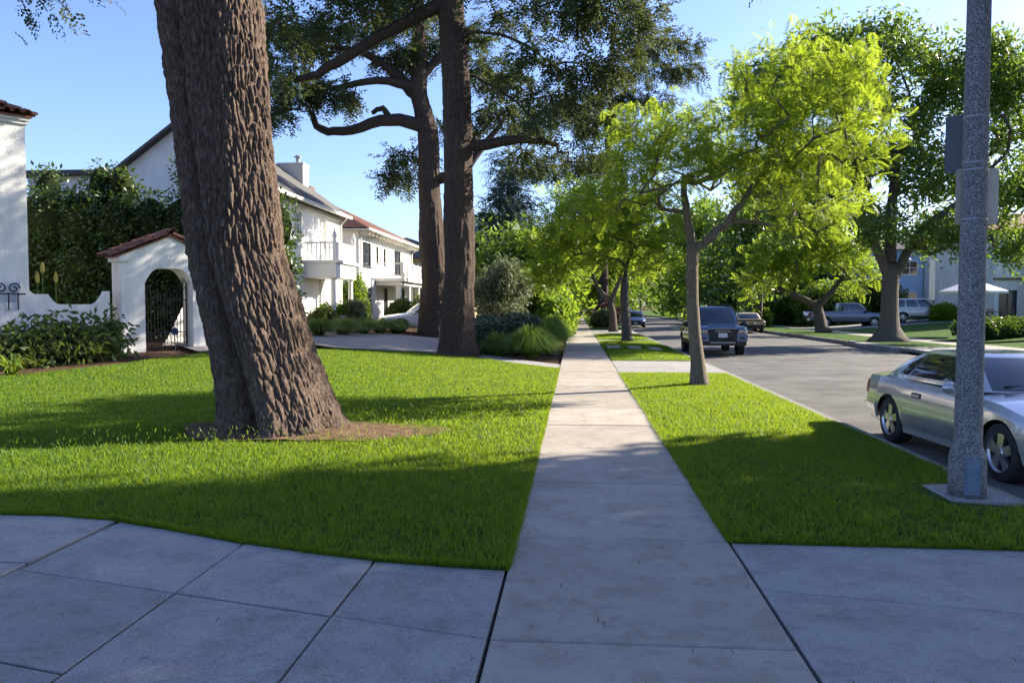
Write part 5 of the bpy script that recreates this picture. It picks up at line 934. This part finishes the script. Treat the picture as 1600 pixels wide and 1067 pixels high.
c.bx('grille', 'chrome', 2.16, 2.225, -.4, .4, .42, .56); c.bx('bumper_face', 'silver', 2.15, 2.24, -.62, .62, .27, .44); c.bx('license_plate', 'plate', 2.241, 2.25, -.15, .15, .3, .42); c.bx('wiper', 'trimblk', .66, .74, -.5, .35, .955, .975)
# --- blue grey off-road vehicle facing the camera
s = Car('parked_suv', 'blue grey boxy off-road vehicle facing the camera behind the slim tree', 'car', (5.36, 32.0, ROADZ), R(-90), dict(
    wb=2.85, wr=.395, arch=1.16, ends=(-2.42, 2.42), sill=[(-2.42, .55), (-2.2, .42), (2.1, .42), (2.42, .5)], hw=[(-2.42, .84), (-2.3, .92), (-1.9, .97), (1.9, .97), (2.25, .93), (2.38, .86), (2.42, .82)],
    belt=[(-2.42, 1.1), (-1, 1.12), (1.0, 1.13), (2.2, 1.1), (2.36, 1.06), (2.42, .98)], top=[(-2.42, 1.16), (1.0, 1.2), (2.2, 1.17), (2.36, 1.12), (2.42, 1.0)], tuck=[(0, .05), (.3, 0), (.8, .0), (1, .05)]))
s.body('bluegrey'); s.wheels('trimblk', 6, .26); s.gh(.98, .35, -2.38, -2.2, 1.12, 1.83, .9, .78, 'bluegrey', .09, .03); s.panes([(.03, .3, .04, .3), (.33, .6, .33, .6), (.63, .94, .63, .93)], .08, .86)
for a in s.ax: s.flank('wheel_flare', 'trimblk', a-.55, a+.55, .86, .94, .03, 14)
s.flank('side_cladding', 'trimblk', -.9, .9, .42, .58, .02); s.mirror(.85, 1.12, 'trimblk', 1.35)
F_ = 2.4
s.bx('hood_scoop', 'bluegrey', 1.1, 2.25, -.5, .5, 1.15, 1.215); s.bx('grille', 'trimblk', F_, 2.46, -.52, .52, .86, 1.03); gs = s.bx('grille_frame', 'metalgrey', 2.455, 2.47, -.54, .54, 1.03, 1.06)
for y0, y1 in ((-.85, -.54), (.54, .85)):
    h = s.bx('headlight', 'trimblk', 2.33, 2.455, y0, y1, .88, 1.03)
    for k in range(3): yy = y0+.03+k*.095; s.bx('lamp_lens', 'lamp', 2.455, 2.465, yy, yy+.075, .91, 1.0, h)
    s.bx('marker_lens', 'amber', 2.455, 2.463, y0+.01, y1-.01, .885, .902, h)
for y0, y1 in ((-.88, -.5), (.5, .88)): b = s.bx('bumper_corner', 'bluegrey', 2.3, 2.5, y0, y1, .58, .86); s.bx('fog_lamp', 'trimblk', 2.5, 2.507, (y0+y1)/2-.08, (y0+y1)/2+.08, .66, .73, b)
s.bx('bumper', 'trimblk', 2.3, 2.48, -.49, .49, .5, .855); s.bx('air_intake', 'dark', 2.481, 2.487, -.42, .42, .6, .72); s.bx('skid_plate', 'metalgrey', 2.35, 2.5, -.45, .45, .51, .56); s.bx('lower_bumper', 'trimblk', 2.2, 2.44, -.86, .86, .42, .576); s.bx('license_plate', 'plate', 2.488, 2.498, -.16, .16, .72, .88)
for y in (-.66, .66): mb = MB(); mb.tube([(.2, y, 1.86), (.1, y, 1.92), (-1.9, y, 1.92), (-2.0, y, 1.86)], .022, 6); mb.build('roof_rail', 'trimblk', s.cab)
for x in (.05, -.9, -1.8): s.bx('crossbar', 'trimblk', x-.03, x+.03, -.66, .66, 1.91, 1.94, s.cab)
def lettering(name, body, m, parent, loc, rot, size):
    cu = bpy.data.curves.new(name, 'FONT'); cu.body = body; cu.size = size; cu.align_x = 'CENTER'; cu.align_y = 'CENTER'; cu.extrude = .004; cu.space_character = 1.25; cu.materials.append(MT[m])
    o = bpy.data.objects.new(name, cu); COL.objects.link(o); bpy.context.view_layer.update(); me = bpy.data.meshes.new_from_object(o.evaluated_get(bpy.context.evaluated_depsgraph_get())); bpy.data.objects.remove(o); o = link(name, me, m, parent); o.location = loc; o.rotation_euler = rot; return o
lettering('grille_lettering', 'TOYOTA', 'chrome', s.r, (2.468, 0, .945), (R(90), 0, R(90)), .115)
# --- old sedan seen from behind
o_ = Car('parked_sedan', 'old dark brown sedan with tan roof seen from behind across the street', 'car', (12.0, 57.5, ROADZ), R(86), dict(
    wb=3.02, wr=.34, arch=1.1, ends=(-2.75, 2.65), sill=[(-2.75, .5), (-2.4, .32), (2.4, .3), (2.65, .4)], hw=[(-2.75, .9), (-2.6, .97), (-2, 1.0), (2.2, 1.0), (2.55, .95), (2.65, .9)],
    belt=[(-2.75, .84), (-2.3, .9), (0, .9), (1.6, .87), (2.65, .78)], top=[(-2.75, .88), (-2.3, .95), (0, .95), (1.6, .93), (2.65, .84)]))
o_.body('maroon'); o_.wheels('chrome', 8, .2); o_.gh(.9, .2, -1.75, -1.1, .92, 1.38, .86, .66, 'tan', .1, .03); o_.panes([(.06, .5, .12, .5), (.52, .93, .52, .9)], .12, .84)
o_.bx('trunk_lid', 'tan', -2.7, -1.85, -.82, .82, .94, .962)
for sg in (-1, 1):
    for k in range(3): a, b = sorted((sg*(.34+k*.19), sg*(.5+k*.19))); t = o_.bx('taillight', 'redlamp', -2.785, -2.74, a, b, .68, .77)
o_.bx('trim_panel', 'chrome', -2.762, -2.74, -.9, .9, .645, .8); o_.bx('license_plate', 'goldplate', -2.79, -2.765, -.17, .17, .66, .76); o_.bx('bumper', 'trimblk', -2.86, -2.6, -.93, .93, .42, .56)
# --- pickup, pale suv, others
p = Car('pickup_truck', 'grey blue pickup truck parked across the street behind the low jacaranda', 'truck', (20.2, 61.5, hR(20, 0)+.01), R(0), dict(
    wb=3.5, wr=.38, arch=1.15, ends=(-2.9, 2.75), sill=[(-2.9, .55), (-2.5, .45), (2.5, .42), (2.75, .5)], hw=[(-2.9, .92), (-2.8, .96), (2.3, .96), (2.65, .9), (2.75, .8)], belt=[(-2.9, 1.16), (-.5, 1.16), (1.2, 1.12), (2.4, 1.02), (2.75, .9)], top=[(-2.9, .85), (-.66, .85), (-.6, 1.18), (1.2, 1.17), (2.4, 1.06), (2.75, .92)]))
p.body('pick'); p.wheels('rim', 6, .25); p.gh(1.35, .7, -.78, -.62, 1.15, 1.78, .88, .72, 'pick', .09); p.panes([(.05, .36, .07, .36), (.4, .93, .4, .9)], .1, .86); p.mirror(1.1, 1.12, 'trimblk', 1.3)
p.flank('side_trim', 'metalgrey', -2.6, -2.2, .66, .7, .01); p.flank('taillight', 'redlamp', -2.88, -2.78, .8, 1.1, .012, 4); p.bx('bumper', 'chrome', -3.08, -2.88, -.92, .92, .5, .68); p.seam([(-.55, 1.1), (-.55, .52), (1.0, .5), (1.15, .8), (1.15, 1.1)]); p.flank('door_handle', 'trimblk', -.4, -.22, .98, 1.02, .02, 4)
SUV = dict(wb=2.9, wr=.37, arch=1.13, ends=(-2.35, 2.45), sill=[(-2.35, .5), (-2.1, .35), (2.1, .33), (2.45, .42)], hw=[(-2.35, .8), (-2.25, .88), (-1.8, .95), (1.8, .95), (2.25, .86), (2.45, .68)], belt=[(-2.35, 1.02), (0, 1.03), (1.2, 1.0), (2.1, .9), (2.45, .75)], top=[(-2.35, 1.06), (1.0, 1.08), (2.1, .97), (2.45, .8)])
SED = dict(wb=2.7, wr=.33, arch=1.12, ends=(-2.3, 2.35), sill=[(-2.3, .45), (-2.1, .3), (2.1, .28), (2.35, .36)], hw=[(-2.3, .72), (-2.2, .82), (-1.7, .9), (1.7, .9), (2.15, .8), (2.35, .6)], belt=[(-2.3, .88), (0, .9), (1.1, .86), (2.0, .74), (2.35, .6)], top=[(-2.3, .98), (-1.5, 1.0), (1.0, .95), (2.0, .82), (2.35, .66)])
def suv(label, loc, h, m, name='parked_suv'):
    v = Car(name, label, 'car', loc, h, SUV); v.body(m); v.wheels('rim', 7); v.gh(1.05, .35, -2.3, -1.95, 1.02, 1.72, .87, .66, m, .1); v.panes([(.05, .3, .1, .3), (.33, .6, .33, .6), (.63, .93, .63, .9)], .1, .84); v.mirror(.9, 1.0, m, 1.1)
    v.flank('taillight', 'redlamp', -2.33, -1.95, .86, 1.0, .01, 5); v.flank('headlight', 'lamp', 2.02, 2.4, .7, .8, .01, 5); v.flank('side_cladding', 'trimblk', -.95, .95, .34, .46, .015); v.seam([(-.9, 1.0), (-.85, .5), (.1, .48), (.1, 1.0)]); v.seam([(.1, .48), (.95, .48), (1.0, 1.0)])
    v.bx('grille', 'trimblk', 2.4, 2.47, -.5, .5, .5, .72); v.bx('license_plate', 'plate', 2.471, 2.48, -.15, .15, .42, .5); v.bx('rear_plate', 'plate', -2.37, -2.35, -.15, .15, .8, .9); return v
def sedan(label, loc, h, m):
    v = Car('parked_car', label, 'car', loc, h, SED); v.body(m); v.wheels('rim', 7, .2); v.gh(.95, .2, -1.75, -.95, .9, 1.42, .82, .6, m, .1, .03, 1.4); v.panes([(.12, .5, .2, .5), (.53, .92, .53, .88)], .1, .86); v.mirror(.75, .88, m, 1)
    v.flank('headlight', 'lamp', 1.9, 2.25, .6, .7, .01, 5); v.flank('taillight', 'redlamp', -2.27, -1.95, .72, .86, .01, 5); v.bx('grille', 'trimblk', 2.31, 2.37, -.45, .45, .36, .56); v.bx('license_plate', 'plate', 2.371, 2.38, -.15, .15, .38, .48); return v
suv('pale silver sport utility car parked in the driveway across the street', (25.3, 61.2, .5), R(0), 'pearl')
suv('white sport utility car seen from the front beyond the blue hatchback', (4.75, 79, ROADZ), R(-90), 'whitecar'); suv('black sport utility car half hidden behind the forked jacaranda', (4.7, 86, ROADZ), R(-90), 'blackcar')
sedan('navy blue hatchback parked down the near kerb facing the camera', (5.1, 70, ROADZ), R(-91), 'navy')
suv('pale blue sport utility car far across the street behind the boxy one', (12.1, 76, ROADZ), R(90), 'pearl')
sedan('dark blue car half hidden by the hedge near the plank fence', (29.2, 62.4, .62), R(-170), 'navy')
sedan('white car nosing out behind the branching cedar trunk', (-7.4, 39.2, .42), R(200), 'whitecar')
# ---------------------------------------------------------------- street pole with sign backs
pole = tag(empty('street_light_pole'), 'speckled terrazzo street light pole with blue hatch on its base', 'lamp post')
px_, py_ = 3.42, 7.2; mb = MB(); mb.lathe([(.152, .04), (.15, .2), (.147, .38), (.143, .42), (.12, .47), (.112, .51), (.106, 1.6), (.094, 4.0), (.083, 6.5), (.07, 9.0), (.02, 9.05)], (px_, py_, 0), n=32); mb.build('shaft', 'terrazzo', pole, True)
dv = Vector((-px_, -py_, 0)).normalized(); dv = Matrix.Rotation(R(16), 3, 'Z') @ dv; fp = Fr((px_, py_, 0), math.atan2(dv.x, -dv.y)); mb = MB(); fp.box(mb, -.06, .06, .1, .158, .08, .4); h_ = mb.build('hatch', 'hatch', pole); mb = MB(); fp.box(mb, -.048, .048, .158, .162, .1, .385); mb.build('hatch_cover', 'hatch', h_)
for z in (.115, .37): q = fp.p(0, .164, z); MB().lathe([(.008, -.003), (.008, .003)], q, 'y', 8).build('bolt', 'metalgrey', h_)
for z in (2.44, 2.86, 2.92, 3.31): MB().lathe([(.114-.005*z+.004, z-.009), (.114-.005*z+.006, z), (.114-.005*z+.004, z+.009)], (px_, py_, 0), n=28).build('band', 'metalgrey', pole)
def rplate(mb, fr, u0, u1, z0, z1, n0, n1, r=.03):
    P = []
    for (cx, cz, a0) in ((u1-r, z1-r, 0), (u0+r, z1-r, 90), (u0+r, z0+r, 180), (u1-r, z0+r, 270)):
        for k in range(4): a = R(a0+30*k); P.append((cx+r*math.cos(a), cz+r*math.sin(a)))
    i = len(mb.v); n = len(P); mb.v += [fr.p(u, n0, z) for u, z in P]+[fr.p(u, n1, z) for u, z in P]; mb.f.append(tuple(range(i+n, i+2*n))); mb.f.append(tuple(range(i+n-1, i-1, -1)))
    for k in range(n): mb.f.append((i+k, i+(k+1) % n, i+n+(k+1) % n, i+n+k))
fs = Fr((px_, py_, 0), R(-2)); mb = MB(); rplate(mb, fs, -.1, .255, 2.41, 2.9, -.13, -.127); tag(mb.build('street_sign', 'signback'), 'pale aluminium sign seen from behind strapped to the speckled pole', 'sign')
fd = Fr((px_, py_, 0), R(-38)); mb = MB(); rplate(mb, fd, -.27, .05, 2.88, 3.38, -.13, -.127, .02); tag(mb.build('street_sign', 'signdark'), 'dark sign turned edge on, higher up on the speckled pole', 'sign')
# ---------------------------------------------------------------- umbrella, patio set, planters, utility pole
um = tag(empty('patio_umbrella'), 'white patio umbrella open behind the speckled pole', 'umbrella'); cx, cy = 21.5, 45.2
mb = MB(); k = 8
for i in range(k):
    a, b = 6.2832*i/k, 6.2832*(i+1)/k; A1 = (cx+1.75*math.cos(a), cy+1.75*math.sin(a), 2.5); B1 = (cx+1.75*math.cos(b), cy+1.75*math.sin(b), 2.5); mb.poly([A1, B1, (cx, cy, 3.15)]); mb.poly([A1, (A1[0], A1[1], 2.38), (B1[0], B1[1], 2.38), B1])
mb.build('canopy', 'fabric', um); MB().tube([(cx, cy, .2), (cx, cy, 3.2)], .03, 8).build('pole', 'metalgrey', um); MB().lathe([(.3, .2), (.3, .28), (.06, .34)], (cx, cy, .1)).build('base', 'metalgrey', um)
for i in range(8): a = 6.2832*i/8; MB().tube([(cx, cy, 2.85), (cx+1.7*math.cos(a), cy+1.7*math.sin(a), 2.47)], .012, 4).build('rib', 'metalgrey', um)
def chair(label, x, y, rz):
    r = tag(empty('patio_chair', (x, y, .62), rz), label, 'chair', 'patio chairs'); MB().box(-.24, -.24, .42, .24, .24, .47).build('seat', 'wood', r)
    for sx in (-.22, .19):
        for sy_ in (-.22, .19): MB().box(sx, sy_, 0, sx+.035, sy_+.035, .42 if sy_ < 0 else .92).build('leg', 'wood', r)
    for q in range(5): MB().box(-.18+q*.09, .2, .48, -.145+q*.09, .22, .9).build('back_slat', 'wood', r)
chair('brown wooden chair on the patio, nearest the pole', 25.6, 51.2, .3); chair('brown wooden chair on the patio, farther right by the door', 26.7, 51.4, -.4)
tb = tag(empty('patio_table', (26.2, 52, .62)), 'brown wooden table on the patio between the chairs', 'table'); MB().box(-.5, -.4, .68, .5, .4, .73).build('top', 'wood', tb)
for sx in (-.45, .4):
    for sy_ in (-.35, .3): MB().box(sx, sy_, 0, sx+.05, sy_+.05, .68).build('leg', 'wood', tb)
for x, y, lab in ((-11.0, 34.6, 'pale planter pot left of the pair before the gabled house'), (-10.5, 34.9, 'pale planter pot right of the pair before the gabled house')):
    t = tag(empty('planter', (x, y, .5)), lab, 'planter', 'planter pots'); MB().lathe([(.2, 0), (.3, .3), (.33, .7), (.36, .78), (.33, .78), (.31, .7)], n=18).build('pot', 'terracotta', t, True)
    V, F = scatter(LC[0], LC[1], np.array([(0, 0, .95)])+rng.normal(size=(60, 3))*np.array([.2, .2, .16]), rdir(60), rdir(60), np.ones(60)); np_mesh('foliage', V, F, 'gre', t)
ut_ = tag(empty('utility_pole'), 'brown wooden utility pole behind the old sedan', 'utility pole'); mb = MB(); mb.tube([(17.2, 75, .1), (17.2, 75, 9)], [.17, .12], 10); mb.build('post', 'wood', ut_); MB().box(17.0, 74.7, 3.2, 17.4, 74.83, 4.2).build('notice_board', 'signback', ut_)
sg_ = tag(empty('parkway_signpost'), 'thin dark signpost in the far parkway beyond the forked tree', 'signpost'); MB().tube([(2.0, 60, 0), (2.0, 60, 2.6)], .03, 6).build('post', 'iron', sg_); MB().box(1.8, 59.95, 2.1, 2.2, 59.965, 2.6).build('plate', 'signdark', sg_)
fp2 = tag(empty('lawn_sign', (-10.2, 19.6, .5)), 'small blue security sign on a stake beside the iron gate', 'sign'); MB().tube([(0, 0, 0), (0, 0, .5)], .008, 5).build('stake', 'metalgrey', fp2); MB().lathe([(.1, -.004), (.1, .004)], (0, 0, .55), 'y', 10).build('plate', 'navy', fp2)
